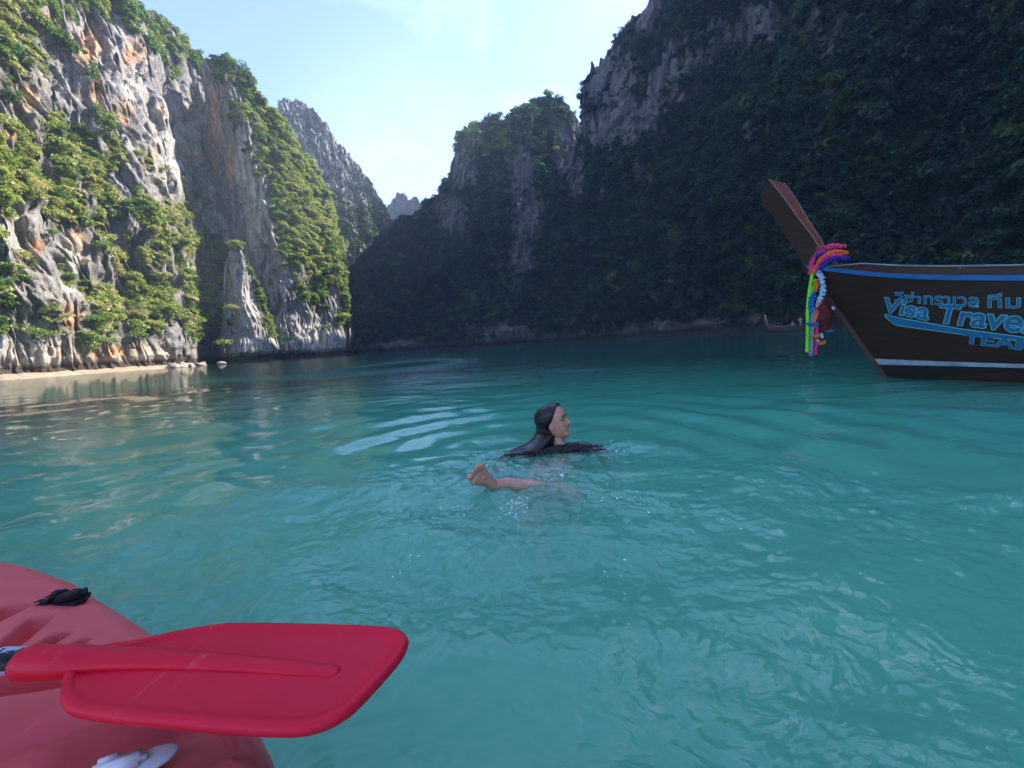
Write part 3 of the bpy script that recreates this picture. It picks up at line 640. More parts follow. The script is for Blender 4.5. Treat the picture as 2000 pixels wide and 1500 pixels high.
# lettering on the planks
LB = simple('letter_blue', (.016, .15, .30), .5, .1, 10, 0); LC = simple('letter_edge_blue', (.17, .56, .64), .5, .1, 10, 0)
def text_geo(txt, offset, shear):
    cu = bpy.data.curves.new('t', 'FONT'); cu.body = txt; cu.offset = offset; cu.shear = shear; cu.resolution_u = 3; cu.extrude = 0
    o = bpy.data.objects.new('t', cu); COL.objects.link(o); bpy.context.view_layer.update()
    m = bpy.data.meshes.new_from_object(o.evaluated_get(bpy.context.evaluated_depsgraph_get()))
    V = np.array([v.co[:] for v in m.vertices]); Fs = [tuple(p.vertices) for p in m.polygons]
    bpy.data.objects.remove(o); bpy.data.meshes.remove(m); return V, Fs
def lettering(name, txt, s0, s1, zbase, cap, shear=.2, boldness=.02, edge=.03, ref=None):
    Vr, _ = text_geo(ref or txt, boldness, shear); x0 = Vr[:, 0].min(); x1 = Vr[:, 0].max(); V1, F1 = text_geo(txt, boldness, shear)
    Vc, _ = text_geo('T', 0, 0); ch_ = Vc[:, 1].max()
    for off, mt, dd in ((boldness+edge, LC, .0045), (boldness, LB, .0075)):
        V, Fs = text_geo(txt, off, shear); W3 = []
        for x, y, _z in V:
            s = s0+(s1-s0)*(x-x0)/(x1-x0); z = zbase(s)+y/ch_*cap(s); s2 = s; W3.append(B(s2, hw(s2, z)+.012+dd, z))
        obj(name, mesh(name, W3, Fs, False), mt, boat)
tb = lambda s: np.interp(s, [0, .11, .34, .72, .97, 1.5], [.85, .83, .768, .695, .66, .60])
lettering('thai_lettering', 'วีซ่า', .115, .325, tb, lambda s: .085, .12, .006, .022)
lettering('thai_lettering', 'ทราเวล', .35, .72, tb, lambda s: .092+.02*s, .0, .006, .022)
lettering('thai_lettering', 'ทีม', .78, .965, tb, lambda s: .105, .0, .006, .022)
vb = lambda s: np.interp(s, [0, .085, .46, .98, 1.6], [.725, .70, .575, .45, .30])
lettering('name_lettering', 'Visa Travel', .03, .98, vb, lambda s: .150+.045*s, .22, .018, .026, 'Visa Trave')
lettering('team_lettering', 'TEAM', .625, .94, lambda s: .365-.20*(s-.63), lambda s: .088, .05, .025, .016, 'TEA')
def swoosh(grow, dd, mt):
    V = []; n = 30
    for i in range(n):
        t = i/(n-1); s = .03+1.2*t; zt = np.interp(s, [.03, .1, .61, .98, 1.3], [.692, .655, .497, .405, .33])+grow; zb = np.interp(s, [.03, .1, .59, .98, 1.3], [.67, .575, .458, .375, .31])-grow
        s2 = s-(grow if i == 0 else 0)
        for z in (zt, zb): V.append(B(s2, hw(s2, z)+.012+dd, z))
    obj('lettering_underline', mesh('underline', V, gridfaces(n, 2), False), mt, boat)
swoosh(.008, .0035, LC); swoosh(0, .0055, LB)
# garlands tied round the prow
gar = empty('prow_garland', tuple(B(-.62, .1, 1.35)), label='bright garlands, ribbons and tassels tied round the prow of the longtail boat', category='garland')
GO = np.array(gar.location)
def cloth(c, r=.8): return simple('garland_cloth', c, r, .25, 60, .5, .004)
CM = {k: cloth(v) for k, v in dict(pink=(.85, .05, .22), orange=(.9, .16, .02), purple=(.25, .04, .42), navy=(.02, .02, .28), red=(.42, .02, .05), white=(.42, .58, .75), green=(.22, .85, .03), mauve=(.22, .24, .34), blue=(.01, .14, .45), maroon=(.09, .008, .008), amber=(.7, .22, .02), mag=(.75, .02, .2)).items()}
def gp(px, py, w_=.12): s, z = onplane(px, py, w_); return B(s, w_, z)-GO
def braid(name, pts, r, col, w_=.12, step=.6):
    step *= .42; r *= .72
    P = catmull([gp(x, y, w_+(q[0] if q else 0)) for x, y, *q in pts], 60); L_ = np.r_[0, np.cumsum(np.linalg.norm(np.diff(P, axis=0), axis=1))]; n = max(6, int(L_[-1]/(r*step))); parts = []
    for i in range(n):
        t = L_[-1]*(i+.5)/n; c = np.array([np.interp(t, L_, P[:, k]) for k in range(3)]); k = np.array([random.gauss(0, .16) for _ in range(3)])*r; ph = i*1.15
        V, Fs = sphere(c+k+(AFT*math.cos(ph)+np.array([0, 0, 1])*math.sin(ph))*r*.6, (r*.72, r*.72, r*.72), 8, 6); parts.append((V, [tuple(map(int, f)) for f in Fs]))
    V, Fs = merge(parts); obj(name, mesh(name, V, Fs), CM[col], gar)
braid('braided_scarf', [(1648, 482, -.12), (1622, 481, -.05), (1600, 492), (1588, 508), (1583, 533)], .030, 'pink')
braid('braided_scarf', [(1652, 494, -.12), (1628, 492, -.03), (1606, 504), (1594, 520), (1588, 532)], .030, 'orange')
braid('braided_scarf', [(1640, 500, -.08), (1618, 500, 0), (1602, 512), (1592, 526)], .030, 'pink')
braid('braided_scarf', [(1614, 487, -.05), (1600, 494, .01), (1590, 502)], .030, 'purple')
braid('braided_scarf', [(1656, 508, -.1), (1634, 504, 0), (1616, 512, .02), (1604, 524, .02)], .032, 'navy')
braid('braided_scarf', [(1650, 500, -.1), (1630, 487, -.1), (1606, 485, 0), (1594, 488)], .026, 'red')
braid('flower_chain', [(1598, 530), (1604, 543), (1608, 560), (1606, 575), (1600, 588), (1598, 602)], .036, 'white', .1, .8)
braid('flower_chain', [(1592, 548), (1594, 560), (1590, 570)], .030, 'amber', .13)
braid('flower_chain', [(1589, 574), (1585, 590), (1584, 612)], .036, 'blue', .12)
def ribbon(name, pts, wd, col, th=.006):
    P = catmull([gp(x, y) for x, y in pts], 24); V = []
    for p in P:
        d = AFT*wd/2
        for a, b in ((-1, -1), (1, -1), (1, 1), (-1, 1)): V.append(p+d*a+PORT*th*b*(.5+.3*math.sin(p[2]*9)))
    Fs = [tuple(map(int, f)) for f in gridfaces(24, 4, True)]+[(3, 2, 1, 0), tuple(range(92, 96))]
    obj(name, mesh(name, V, Fs, False), CM[col], gar)
ribbon('ribbon', [(1587, 532), (1582, 560), (1578, 600), (1577, 650), (1576, 688)], .034, 'green', .012)
ribbon('ribbon', [(1592, 545), (1587, 570), (1584, 590), (1583, 610)], .03, 'green', .008)
ribbon('ribbon', [(1588, 600), (1586, 640), (1584, 694)], .045, 'mauve')
ribbon('ribbon', [(1597, 600), (1596, 640), (1593, 692)], .028, 'mag')
ribbon('ribbon', [(1600, 590), (1594, 620), (1592, 640)], .035, 'orange')
V, Fs = sphere(gp(1611, 618, .06), (.085, .06, .20), 16, 12); V = [v*(1+0*i)+np.array([.02*math.sin(v[2]*40), .015*math.sin(v[2]*31+v[0]*50), 0]) for i, v in enumerate(V)]; obj('hanging_cloth', mesh('hanging_cloth', V, Fs), CM['maroon'], gar)
def tassel(pts, r, col): braid('tassel', pts, r, col, .14, .7)
tassel([(1576, 632), (1588, 633), (1599, 632)], .022, 'blue'); tassel([(1583, 656), (1592, 657), (1602, 655)], .022, 'amber'); tassel([(1598, 669), (1604, 671), (1611, 669)], .024, 'amber')
tassel([(1614, 648), (1621, 647), (1626, 646)], .02, 'blue'); tassel([(1626, 600), (1629, 604)], .018, 'white'); tassel([(1604, 652), (1607, 660)], .016, 'white'); tassel([(1596, 664), (1599, 667)], .014, 'white')
# ------------------------------------------------------------------ far longtail boat with passengers
def skin(joints, edges, radii, sub=2, root=0):
    m = bpy.data.meshes.new('skin'); m.from_pydata([tuple(map(float, j)) for j in joints], edges, []); m.update()
    o = bpy.data.objects.new('skin', m); COL.objects.link(o); md = o.modifiers.new('s', 'SKIN'); md.use_smooth_shade = True
    for i, r_ in enumerate(radii):
        r2 = (r_, r_) if isinstance(r_, (int, float)) else r_; m.skin_vertices[0].data[i].radius = r2
        m.skin_vertices[0].data[i].use_root = (i == root)
    md2 = o.modifiers.new('u', 'SUBSURF'); md2.levels = sub; md2.render_levels = sub
    bpy.context.view_layer.update(); r = bpy.data.meshes.new_from_object(o.evaluated_get(bpy.context.evaluated_depsgraph_get()))
    V = np.array([v.co[:] for v in r.vertices]); Fs = [tuple(p.vertices) for p in r.polygons]; bpy.data.objects.remove(o); bpy.data.meshes.remove(r); return V, Fs
FB0 = at_z(1498, 651.5, 0); FBY = 62.
a_ = at_y(1500, 648, FBY); b_ = at_y(1640, 640, FBY-1.); fo = np.array([a_[0], a_[1], 0]); fx = unit([b_[0]-a_[0], b_[1]-a_[1], 0]); fy = np.array([-fx[1], fx[0], 0])
fb = empty('longtail_boat', tuple(fo), math.atan2(fx[1], fx[0]), label='small distant longtail boat carrying people below the dark cliff', category='boat')
V = []; n = 24; LN = 9.5
for i in range(n):
    t = i/(n-1); x = LN*t; hwid = .75*math.sin(math.pi*min(1, t*.85+.06))**.6; top = .62+.9*(1-t)**6+.15*t**3
    V += [(x-.6*(1-t)**4, -hwid, top), (x, -hwid*.7, -.15), (x, hwid*.7, -.15), (x-.6*(1-t)**4, hwid, top), (x, hwid*.8, top-.25), (x, -hwid*.8, top-.25)]
Fs = [tuple(map(int, f)) for f in gridfaces(n, 6, True)]+[tuple(range(5, -1, -1)), tuple(range((n-1)*6, n*6))]
obj('hull', mesh('far_hull', V, Fs), wood('far_hull_wood', (.06, .045, .035), (.16, .12, .10)), fb)
V, Fs = tube([(.0, 0, 1.2), (-.35, 0, 1.9), (-.45, 0, 2.7)], [.12, .1, .09], 8); obj('prow', mesh('far_prow', V, Fs), simple('faded_prow', (.5, .34, .14), .6), fb)
V, Fs = merge([box((2.2, 0, .78), (3.2, 1.2, .06)), box((1.5, 0, 1.25), (1.1, .5, .05))]); obj('deck_cover', mesh('deck_cover', V, Fs, False), WHT, fb)
V, Fs = merge([tube([(8.2, 0, .7), (8.6, 0, 1.3)], .05), tube([(8.6, 0, 1.3), (11, .2, .2)], .04), box((8.5, 0, 1.25), (.7, .4, .4))]); obj('engine', mesh('engine', V, Fs, False), simple('engine_grey', (.2, .2, .21), .5), fb)
V, Fs = merge([box((5.9, 0, 2.45), (2.6, 1.3, .04))]+[tube([(x, y, .6), (x, y, 2.45)], .03, 6) for x in (4.7, 7.1) for y in (-.6, .6)]); obj('canopy', mesh('canopy', V, Fs, False), simple('canopy_cloth', (.06, .055, .07), .8), fb)
SK = simple('skin_small', (.34, .19, .13), .6, .1, 8, 0)
PL = [(3.6, .62, (.25, .22, .22), 'passenger in a grey top sitting nearest the prow of the distant boat'), (4.7, .85, (.42, .4, .42), 'standing passenger in a pale top in the middle of the distant boat'), (6.2, .62, (.55, .55, .58), 'passenger in a white top sitting under the canopy of the distant boat'), (7.0, .62, (.3, .06, .05), 'passenger in a dark red top sitting by the engine of the distant boat'), (7.7, .62, (.12, .14, .2), 'person in a dark blue top sitting at the stern of the distant boat')]
for x, h, c, lab in PL:
    st_ = h > .7; J = [(0, 0, 0), (0, 0, .25), (0, 0, .45), (0, 0, .56), (0, 0, .62), (.02, 0, .72), (.1, -.2, .42), (.2, -.24, .2), (-.1, .2, .42), (.1, .24, .2)]
    J += [(.0, -.1, -.02), (.0, -.11, -.42), (.02, -.11, -.8), (.0, .1, -.02), (.0, .11, -.42), (.02, .11, -.8)] if st_ else [(.1, -.1, -.02), (.42, -.12, .02), (.45, -.12, -.4), (.1, .1, -.02), (.42, .12, .02), (.45, .12, -.4)]
    E_ = [(0, 1), (1, 2), (2, 3), (3, 4), (4, 5), (2, 6), (6, 7), (2, 8), (8, 9), (0, 10), (10, 11), (11, 12), (0, 13), (13, 14), (14, 15)]
    V, Fs = skin(J, E_, [.13, .12, .15, .06, .09, .1, .06, .04, .06, .04, .08, .07, .05, .08, .07, .05], 1)
    m = mesh('person', V, Fs); m.materials.append(SK); m.materials.append(simple('shirt', c, .8, .1, 8, 0)); m.materials.append(simple('dark_hair', (.02, .015, .012), .6))
    for p in m.polygons:
        z = p.center.z; p.material_index = 2 if (z > .70 and p.center.x < .08) or z > .79 else (1 if .02 < z < .54 else 0)
    p_ = fo+fx*x+np.array([0, 0, h if not st_ else 1.2]); o = obj('person', m, None, None, label=lab, category='person', group='people aboard the distant longtail boat'); o.location = p_; o.rotation_euler = (0, 0, math.atan2(fx[1], fx[0])+math.pi+random.uniform(-.5, .5)); o.scale = (1.15,)*3
a_ = at_y(1622, 643.5, 64); b_ = at_y(1668, 637.5, 63); dx = unit([b_[0]-a_[0], b_[1]-a_[1], 0])
V = []
for i in range(16):
    t = i/15; x = 4.4*t; hh = .38*math.sin(math.pi*(.08+.84*t))**.5; top = .38+.25*(abs(2*t-1))**4
    V += [(x, -hh, top), (x, -hh*.6, -.1), (x, hh*.6, -.1), (x, hh, top), (x, hh*.7, top-.12), (x, -hh*.7, top-.12)]
Fs = [tuple(map(int, f)) for f in gridfaces(16, 6, True)]+[tuple(range(5, -1, -1)), tuple(range(90, 96))]
o = obj('rowing_boat', mesh('rowing_boat', V, Fs), simple('pale_boat_paint', (.55, .52, .5), .6), None, label='low pale boat lying just right of the distant longtail boat', category='boat'); o.location = (a_[0], a_[1], 0); o.rotation_euler = (0, 0, math.atan2(dx[1], dx[0]))
# ------------------------------------------------------------------ kayak
def plastic(name, c1, c2, rough=.42, sc_=3.5, scr=1.):
    m, n, b = mat(name); f = noisetex(n, sc_, 5, .6); s = noisetex(n, 60, 4, .6, (1, .12, 1), dist=.5); g = noisetex(n, 220, 3)
    c = ramp(n, f, [(.3, c1), (.7, c2)]); k = ramp(n, s, [(.66, (0, 0, 0)), (.74, (1, 1, 1))])
    c = mixc(n, math_(n, 'MULTIPLY', k, .16*scr), c, tuple(min(1, x+.25) for x in c2))
    k2 = ramp(n, noisetex(n, 26, 6, .7), [(.64, (0, 0, 0)), (.72, (1, 1, 1))]); c = mixc(n, math_(n, 'MULTIPLY', k2, .10*scr), c, (.75, .45, .42))
    n.links.new(c, b.inputs['Base Color']); n.links.new(math_(n, 'MULTIPLY_ADD', f, .25, rough-.1), b.inputs['Roughness'])
    b.inputs['Subsurface Weight'].default_value = 0; p1 = bump(n, None, g, .12, .0006); p2 = bump(n, None, f, .25, .003, p1); bump(n, b, s, .08*scr, .001, p2)
    return m
KO = [(-1.172, .89), (-.945, .80), (-.783, .715), (-.644, .64), (-.56, .592), (-.45, .53), (-.36, .468), (-.289, .406), (-.262, .36), (-.262, .29), (-.30, .21), (-.42, .13), (-.65, .08), (-1.0, .09), (-1.5, .22), (-2.1, .46), (-2.7, .78), (-3.1, 1.05), (-3.2, 1.18), (-3.05, 1.28), (-2.6, 1.26), (-2.1, 1.16), (-1.6, 1.02)]
KX = [(-.50, .33), (-3.0, 1.14)]
def kayak():
    O = catmull(KO, 900, True); a, b = np.array(KX); ab = b-a; t = np.clip(((O-a) @ ab)/(ab @ ab), 0, 1); 
    t = t + .0; A = a+t[:, None]*ab; prof = [(-.22, -.16), (-.10, -.13), (-.035, -.03), (-.01, .05), (0, .10), (-.0, .14), (-.003, .165), (-.010, .185), (-.022, .199), (-.038, .207)]
    rows = []
    Ld = np.linalg.norm(A-O, axis=1)[:, None]; dr = (A-O)/Ld
    for off, z in prof: rows.append(np.c_[O+dr*np.minimum(-off, Ld*.8), np.full(len(O), z)])
    for k in np.linspace(0, 1, 74)[1:]:
        XY = O+dr*(.038+(Ld-.038)*k); rows.append(np.c_[XY, .207+.028*np.sin(k*math.pi/2)*np.ones(len(O))])
    P = np.array(rows); n0 = len(prof)
    X, Y = P[..., 0], P[..., 1]; Z = P[..., 2]
    def dent(px, py, lx, ly, depth, ang=0., pw=4):
        nonlocal Z
        c = at_z(px, py, .22); ca, sa = math.cos(ang), math.sin(ang); u = (X-c[0])*ca+(Y-c[1])*sa; v = -(X-c[0])*sa+(Y-c[1])*ca
        g = np.exp(-((np.abs(u)/lx)**pw+(np.abs(v)/ly)**pw)); g[:n0] = 0; Z = Z-depth*g
    def scallop(a_, b_, wd, depth):
        p, q = at_z(*a_, .22), at_z(*b_, .22); l = np.hypot(*(q-p)[:2]); m_ = proj(((p+q)/2)[None])
        dent(float(m_[0][0]), float(m_[1][0]), l*.55, wd, depth, math.atan2(q[1]-p[1], q[0]-p[0]), 5)
    scallop((-60, 1235), (30, 1180), .020, .05); scallop((20, 1262), (78, 1202), .014, .045); scallop((78, 1266), (122, 1232), .011, .038); scallop((134, 1262), (168, 1241), .008, .025)
    dent(0, 1338, .095, .026, .06, .2); dent(-420, 1240, .2, .12, .09, -.4, 6)
    dent(430, 1478, .045, .006, -.008, .9, 2); dent(60, 1460, .09, .02, .010, .5, 2); dent(420, 1400, .10, .03, .006, -.5, 2)
    dent(250, 1480, .06, .035, .014, .3, 4)
    Z = Z+.0022*np.array([[noise.noise(Vector((x*9, y*9, 1))) for x, y in zip(r1, r2)] for r1, r2 in zip(X[:, ::1], Y)])
    P[..., 2] = Z; return P.reshape(-1, 3), gridfaces(P.shape[0], P.shape[1], True), P
V, Fs, KP = kayak(); km = mesh('hull', V, Fs)
kyk = empty('kayak', (0, 0, 0), label='coral red plastic kayak cut off by the lower left corner', category='kayak')
obj('hull', km, plastic('coral_plastic', (.70, .08, .095), (.83, .16, .15), .5), kyk)
def deck_z(x, y):
    q = KP[10:].reshape(-1, 3); k = np.argmin((q[:, 0]-x)**2+(q[:, 1]-y)**2); return q[k, 2]
# frayed strap stub
c = at_z(128, 1153, .23); parts = []; z0 = deck_z(c[0], c[1]); ux = unit([.93, -.12, 0]); uy = np.array([-ux[1], ux[0], 0])
def strip(z_, l0, l1, wd, rot_):
    top = [(l1, -wd*.75), (l1+.006, 0), (l1-.004, wd)]; m_ = 11; jag_ = [(l0+random.uniform(-.012, .012)*(1 if q % 2 else -.6), wd-2*wd*q/(m_-1)) for q in range(m_)]
    pl = top+jag_; V = []; ca, sa = math.cos(rot_), math.sin(rot_)
    for h_ in (0, .005):
        for x, y in pl: xx, yy = x*ca-y*sa, x*sa+y*ca; p = np.array([c[0], c[1], 0])+ux*xx+uy*yy; V.append((p[0], p[1], z0+z_+h_+.10*max(0, -x-.01)*.3+.004*math.sin(x*90)))
    k = len(pl); return V, [tuple(range(k-1, -1, -1)), tuple(range(k, 2*k))]+[(i, (i+1) % k, k+(i+1) % k, k+i) for i in range(k)]
parts.append(strip(.002, -.022, .033, .016, 0)); parts.append(strip(.008, -.012, .028, .013, .28)); parts.append(strip(.013, -.006, .024, .010, -.12))
for i in range(26):
    b0 = np.array([c[0], c[1], z0+.004+random.random()*.010])-ux*.018+uy*random.uniform(-.016, .016); e = b0-ux*random.uniform(.012, .028)+uy*random.gauss(0, .006)+np.array([0, 0, random.uniform(-.010, .001)]); parts.append(tube([b0, (b0+e)/2+np.array([0, 0, .003]), e], [.0030, .0022, .0010], 5))
V, Fs = merge(parts); obj('frayed_strap', mesh('frayed_strap', V, Fs, False), simple('black_webbing', (.008, .008, .010), .85, .3, 300, .5, .001), kyk, label='frayed black strap end on the deck')
# white plastic cleat
c = at_z(236, 1476, .235); z0 = deck_z(c[0], c[1]); u = unit([.80, .42, 0]); v = np.array([-u[1], u[0], 0]); M3 = np.array([u, v, [0, 0, 1]])
def orient(VF, off): V, Fs = VF; return np.array(V)*1.22 @ M3+np.array([c[0], c[1], z0])+off*1.22, [tuple(map(int, f)) for f in Fs]
def bevbox(s, r=.004):
    import bmesh
    bm = bmesh.new(); bmesh.ops.create_cube(bm, size=1); bmesh.ops.scale(bm, vec=s, verts=bm.verts); bmesh.ops.bevel(bm, geom=bm.edges[:], offset=r, segments=3, affect='EDGES')
    V = [tuple(x.co) for x in bm.verts]; bm.verts.ensure_lookup_table(); Fs = [tuple(x.index for x in f.verts) for f in bm.faces]; bm.free(); return V, Fs
WP = simple('white_plastic', (.80, .80, .82), .4, .1, 30, .1, .001)
cl = [orient(sphere((0, 0, .003), (.022, .0125, .004), 28, 10), u*.014), orient(bevbox((.036, .014, .013), .0045), np.array([0, 0, .009])-u*.002), orient(bevbox((.020, .010, .010), .004), np.array([0, 0, .008])-u*.012+v*.011), orient(bevbox((.050, .024, .006), .0025), np.array([0, 0, .003])-u*.022)]
V, Fs = merge(cl); obj('deck_fitting', mesh('deck_fitting', V, Fs), WP, kyk, label='white plastic fitting on the deck')
# ------------------------------------------------------------------ paddle
pad = empty('paddle', tuple(at_z(300, 1300, .285)), label='red plastic paddle with a black shaft lying across the kayak', category='paddle'); PO = np.array(pad.location)
PZ = .288
OUT = [(128, 1312), (150, 1286), (210, 1262), (276, 1252), (330, 1240), (380, 1230), (425, 1223), (459, 1220), (540, 1220), (637, 1222), (720, 1225), (765, 1229), (788, 1237), (798, 1250), (795, 1266), (782, 1288), (745, 1332), (697, 1382), (668, 1404), (637, 1420), (605, 1430), (574, 1434), (520, 1434), (467, 1431), (380, 1424), (297, 1416), (215, 1408), (149, 1397), (128, 1388), (118, 1374), (117, 1352)]
def blade():
    O = catmull([at_z(x, y, PZ)[:2] for x, y in OUT], 260, True); a, b = at_z(190, 1296, PZ)[:2], at_z(650, 1312, PZ)[:2]; ab = b-a
    t = np.clip(((O-a) @ ab)/(ab @ ab), 0, 1); A = a+t[:, None]*ab; Ld = np.linalg.norm(A-O, axis=1)[:, None]; dr = (A-O)/Ld; rows = []
    tilt = lambda XY: PZ+0*XY[:, :1]
    for off, z in [(.004, -.0065), (.0015, -.005), (0, -.001), (.0012, .003), (.004, .0055), (.0075, .0056), (.011, .0042)]: rows.append(np.c_[O+dr*off, tilt(O+dr*off)+z])
    for k in np.linspace(0, 1, 26)[1:]:
        XY = O+dr*(.011+(Ld-.011)*k); e = 1-k; z = .0035*math.exp(-k*9)+.0007; rows.append(np.c_[XY, tilt(XY)+z+.0004*np.array([[noise.noise(Vector((x*60, y*60, 0)))] for x, y in XY])])
    bot = []
    for k in np.linspace(0, 1, 10)[1:]:
        XY = O+dr*(.004+(Ld-.004)*k); bot.append(np.c_[XY, tilt(XY)-.0065+.001*k])
    P = np.array(bot[::-1]+rows); return P.reshape(-1, 3)-PO, [tuple(map(int, f)) for f in gridfaces(P.shape[0], P.shape[1], True)]
sock = [at_z(x, y, PZ+.006) for x, y in ((46, 1290), (70, 1290), (110, 1289), (150, 1286))]
spn = [at_z(x, y, PZ+.006) for x, y in ((150, 1286), (220, 1282), (300, 1281), (400, 1284), (500, 1290), (600, 1298), (662, 1303))]
def ell(P, rw, rh): 
    V = []; P = np.array(P)-PO; T = np.gradient(P, axis=0); k = 18
    for p, t, a_, b_ in zip(P, T, rw, rh):
        t = unit(t); A_ = unit(np.cross([0, 0, 1], t)); 
        for j in range(k): an = 2*math.pi*j/k; V.append(p+A_*a_*math.cos(an)+np.array([0, 0, 1])*b_*math.sin(an))
    return V, [tuple(map(int, f)) for f in gridfaces(len(P), k, True)]+[tuple(range(k-1, -1, -1)), tuple(range((len(P)-1)*k, len(P)*k))]
cen = np.vstack([catmull(sock, 8), catmull(spn, 40)[1:]])
tt = np.linspace(0, 1, len(cen)); rw = np.interp(tt, [0, .015, .12, .25, .5, .97, 1], [.0165, .0185, .019, .0165, .013, .0075, .003]); rh = np.interp(tt, [0, .015, .12, .25, .5, .97, 1], [.0155, .0175, .0165, .0105, .0065, .0030, .0008])
cen[:, 2] = PZ+np.interp(tt, [0, .2, .5, 1], [.004, .003, .0015, .0005])
V, Fs = merge([blade(), ell(cen, rw, rh)])
obj('blade', mesh('blade', V, Fs), plastic('red_plastic', (.66, .004, .028), (.78, .014, .045), .46, 5, 1.2), pad)
bpy.data.materials['red_plastic'].node_tree.nodes['Principled BSDF'].inputs['Specular IOR Level'].default_value = .22
bpy.data.materials['coral_plastic'].node_tree.nodes['Principled BSDF'].inputs['Specular IOR Level'].default_value = .35
s0 = at_z(60, 1290, PZ+.004)-PO; s1 = at_z(-500, 1300, PZ+.02)-PO
def shaft_mat():
    m, n, b = mat('worn_shaft'); f = noisetex(n, 14, 5, .7, (1, 1.5, 1.5)); c = ramp(n, f, [(.56, (.012, .012, .016)), (.58, (.55, .58, .68))])
    n.links.new(c, b.inputs['Base Color']); b.inputs['Roughness'].default_value = .35; return m
far_ = s0+(s1-s0)*3.1; V, Fs = tube([s0, s0+(s1-s0)*.5, s1, far_], .0142, 18); obj('shaft', mesh('shaft', V, Fs), shaft_mat(), pad)
# second blade far outside the view
ax = unit(far_-s0); ay = unit(np.cross([0, 0, 1], ax)); V = []
for sgn in (.004, -.004):
    for i in range(24):
        a = 2*math.pi*i/24; r0 = .2*math.cos(a); V.append(far_+ax*(.2+r0)+ay*.085*math.copysign(abs(math.sin(a))**.6, math.sin(a))+np.array([0, 0, sgn]))
Fs = [tuple(range(24)), tuple(range(47, 23, -1))]+[(i, 24+i, 24+(i+1) % 24, (i+1) % 24) for i in range(24)]
obj('blade', mesh('blade_far', V, Fs, False), bpy.data.materials['red_plastic'], pad)
# ------------------------------------------------------------------ swimmer
HO = np.array([.270, 2.36, .030]); tau = R(17); fd = unit([math.cos(tau)*.94, -math.cos(tau)*.34, math.sin(tau)]); ud = unit(np.array([0, 0, 1.])-fd*fd[2]); ud = unit(ud+.0*fd); sdv = np.cross(ud, fd)
def HL(x, y, z): return HO+fd*x+sdv*y+ud*z
ZN = [0, .04, .1, .18, .24, .28, .32, .36, .42, .5, .58, .66, .75, .85, .93, .98, 1]
FR = [.040, .068, .074, .068, .073, .073, .075, .075, .076, .077, .080, .083, .081, .069, .047, .022, .0]
BK = [.0, .01, .02, .035, .05, .058, .064, .074, .086, .094, .098, .099, .095, .082, .058, .030, 0]
WD = [.008, .030, .041, .049, .054, .057, .060, .063, .067, .070, .073, .074, .072, .060, .043, .023, 0]
HH = .218
def headpt(zn, th, off=0.):
    f, b, w_ = np.interp(zn, ZN, FR), np.interp(zn, ZN, BK), np.interp(zn, ZN, WD); c, s = math.cos(th), math.sin(th)
    x = (f if c > 0 else b)*math.copysign(abs(c)**.85, c); y = w_*math.copysign(abs(s)**.95, s)
    if c > 0:
        nw = .010+.007*max(0, (.46-zn)/.12 if zn > .34 else 1)
        x += np.interp(zn, [.315, .335, .36, .39, .46, .53, .57], [0, .014, .027, .025, .014, .006, 0])*math.exp(-(y/nw)**2)
        x += (.0065*math.exp(-((zn-.298)/.016)**2)+.006*math.exp(-((zn-.245)/.018)**2)-.004*math.exp(-((zn-.272)/.008)**2)-.004*math.exp(-((zn-.19)/.03)**2))*math.exp(-(y/.022)**2)
        x -= .015*math.exp(-((zn-.52)/.045)**2-((abs(y)-.030)/.016)**2); x += .005*math.exp(-((zn-.51)/.022)**2-((abs(y)-.031)/.011)**2); x += .003*math.exp(-((zn-.60)/.03)**2-((abs(y)-.028)/.02)**2)
        x += .004*math.exp(-((zn-.40)/.07)**2-((abs(y)-.040)/.016)**2)
    r = math.hypot(x, y)+1e-6; return x*(1+off/max(r, .02)), y*(1+off/max(r, .02)), zn*HH
def head(off=0., nz_=64, na=72, f=None):
    V = []
    for i in range(nz_):
        zn = (1-math.cos(math.pi*i/(nz_-1)))/2
        for j in range(na):
            th = 2*math.pi*j/na-math.pi; x, y, z = headpt(zn, th)
            if f: x, y, z = f(x, y, z, zn, th)
            V.append(HL(x, y, z))
    Fs = [tuple(map(int, q)) for q in gridfaces(nz_, na, True)]; Fs += [tuple(range(na-1, -1, -1)), tuple(range((nz_-1)*na, nz_*na))]; return V, Fs
heel = at_y(966, 950, 1.675)
J = [(.11, 1.90, -.14), (.17, 2.08, -.10), (.225, 2.27, -.09), (.25, 2.345, -.045), (.255, 2.365, .01), HL(-.02, 0, .05),
     (.08, 2.33, -.050), (-.06, 2.28, -.040), (-.18, 2.18, -.15), (-.22, 2.12, -.23),
     (.39, 2.35, -.045), (.48, 2.31, -.030), (.55, 2.22, -.16), (.58, 2.14, -.25),
     (.17, 1.88, -.19), (.275, 1.71, -.075), (.12, 1.70, -.036), (-.055, 1.69, .018),
     (.03, 1.88, -.20), (.06, 1.64, -.24), (.12, 1.48, -.42), (.14, 1.40, -.60), tuple(heel)]
Eg = [(0, 1), (1, 2), (2, 3), (3, 4), (4, 5), (2, 6), (6, 7), (7, 8), (8, 9), (2, 10), (10, 11), (11, 12), (12, 13), (0, 14), (14, 15), (15, 16), (16, 17), (0, 18), (18, 19), (19, 20), (20, 21), (17, 22)]
Rd = [(.13, .09), (.105, .085), (.13, .085), (.07, .06), (.052, .055), .048, .052, .036, .026, .028, .052, .036, .026, .028, .075, .046, .048, .031, .08, .06, .045, .03, .030]
bodyV, bodyF = skin(J, Eg, Rd, 2)
parts = [(bodyV, bodyF), head()]
ft = lambda px, py, y: at_y(px, py, y)
def caps(a, b, ra, rb): P = np.linspace(a, b, 6); return tube(P, np.linspace(ra, rb, 6), 12)
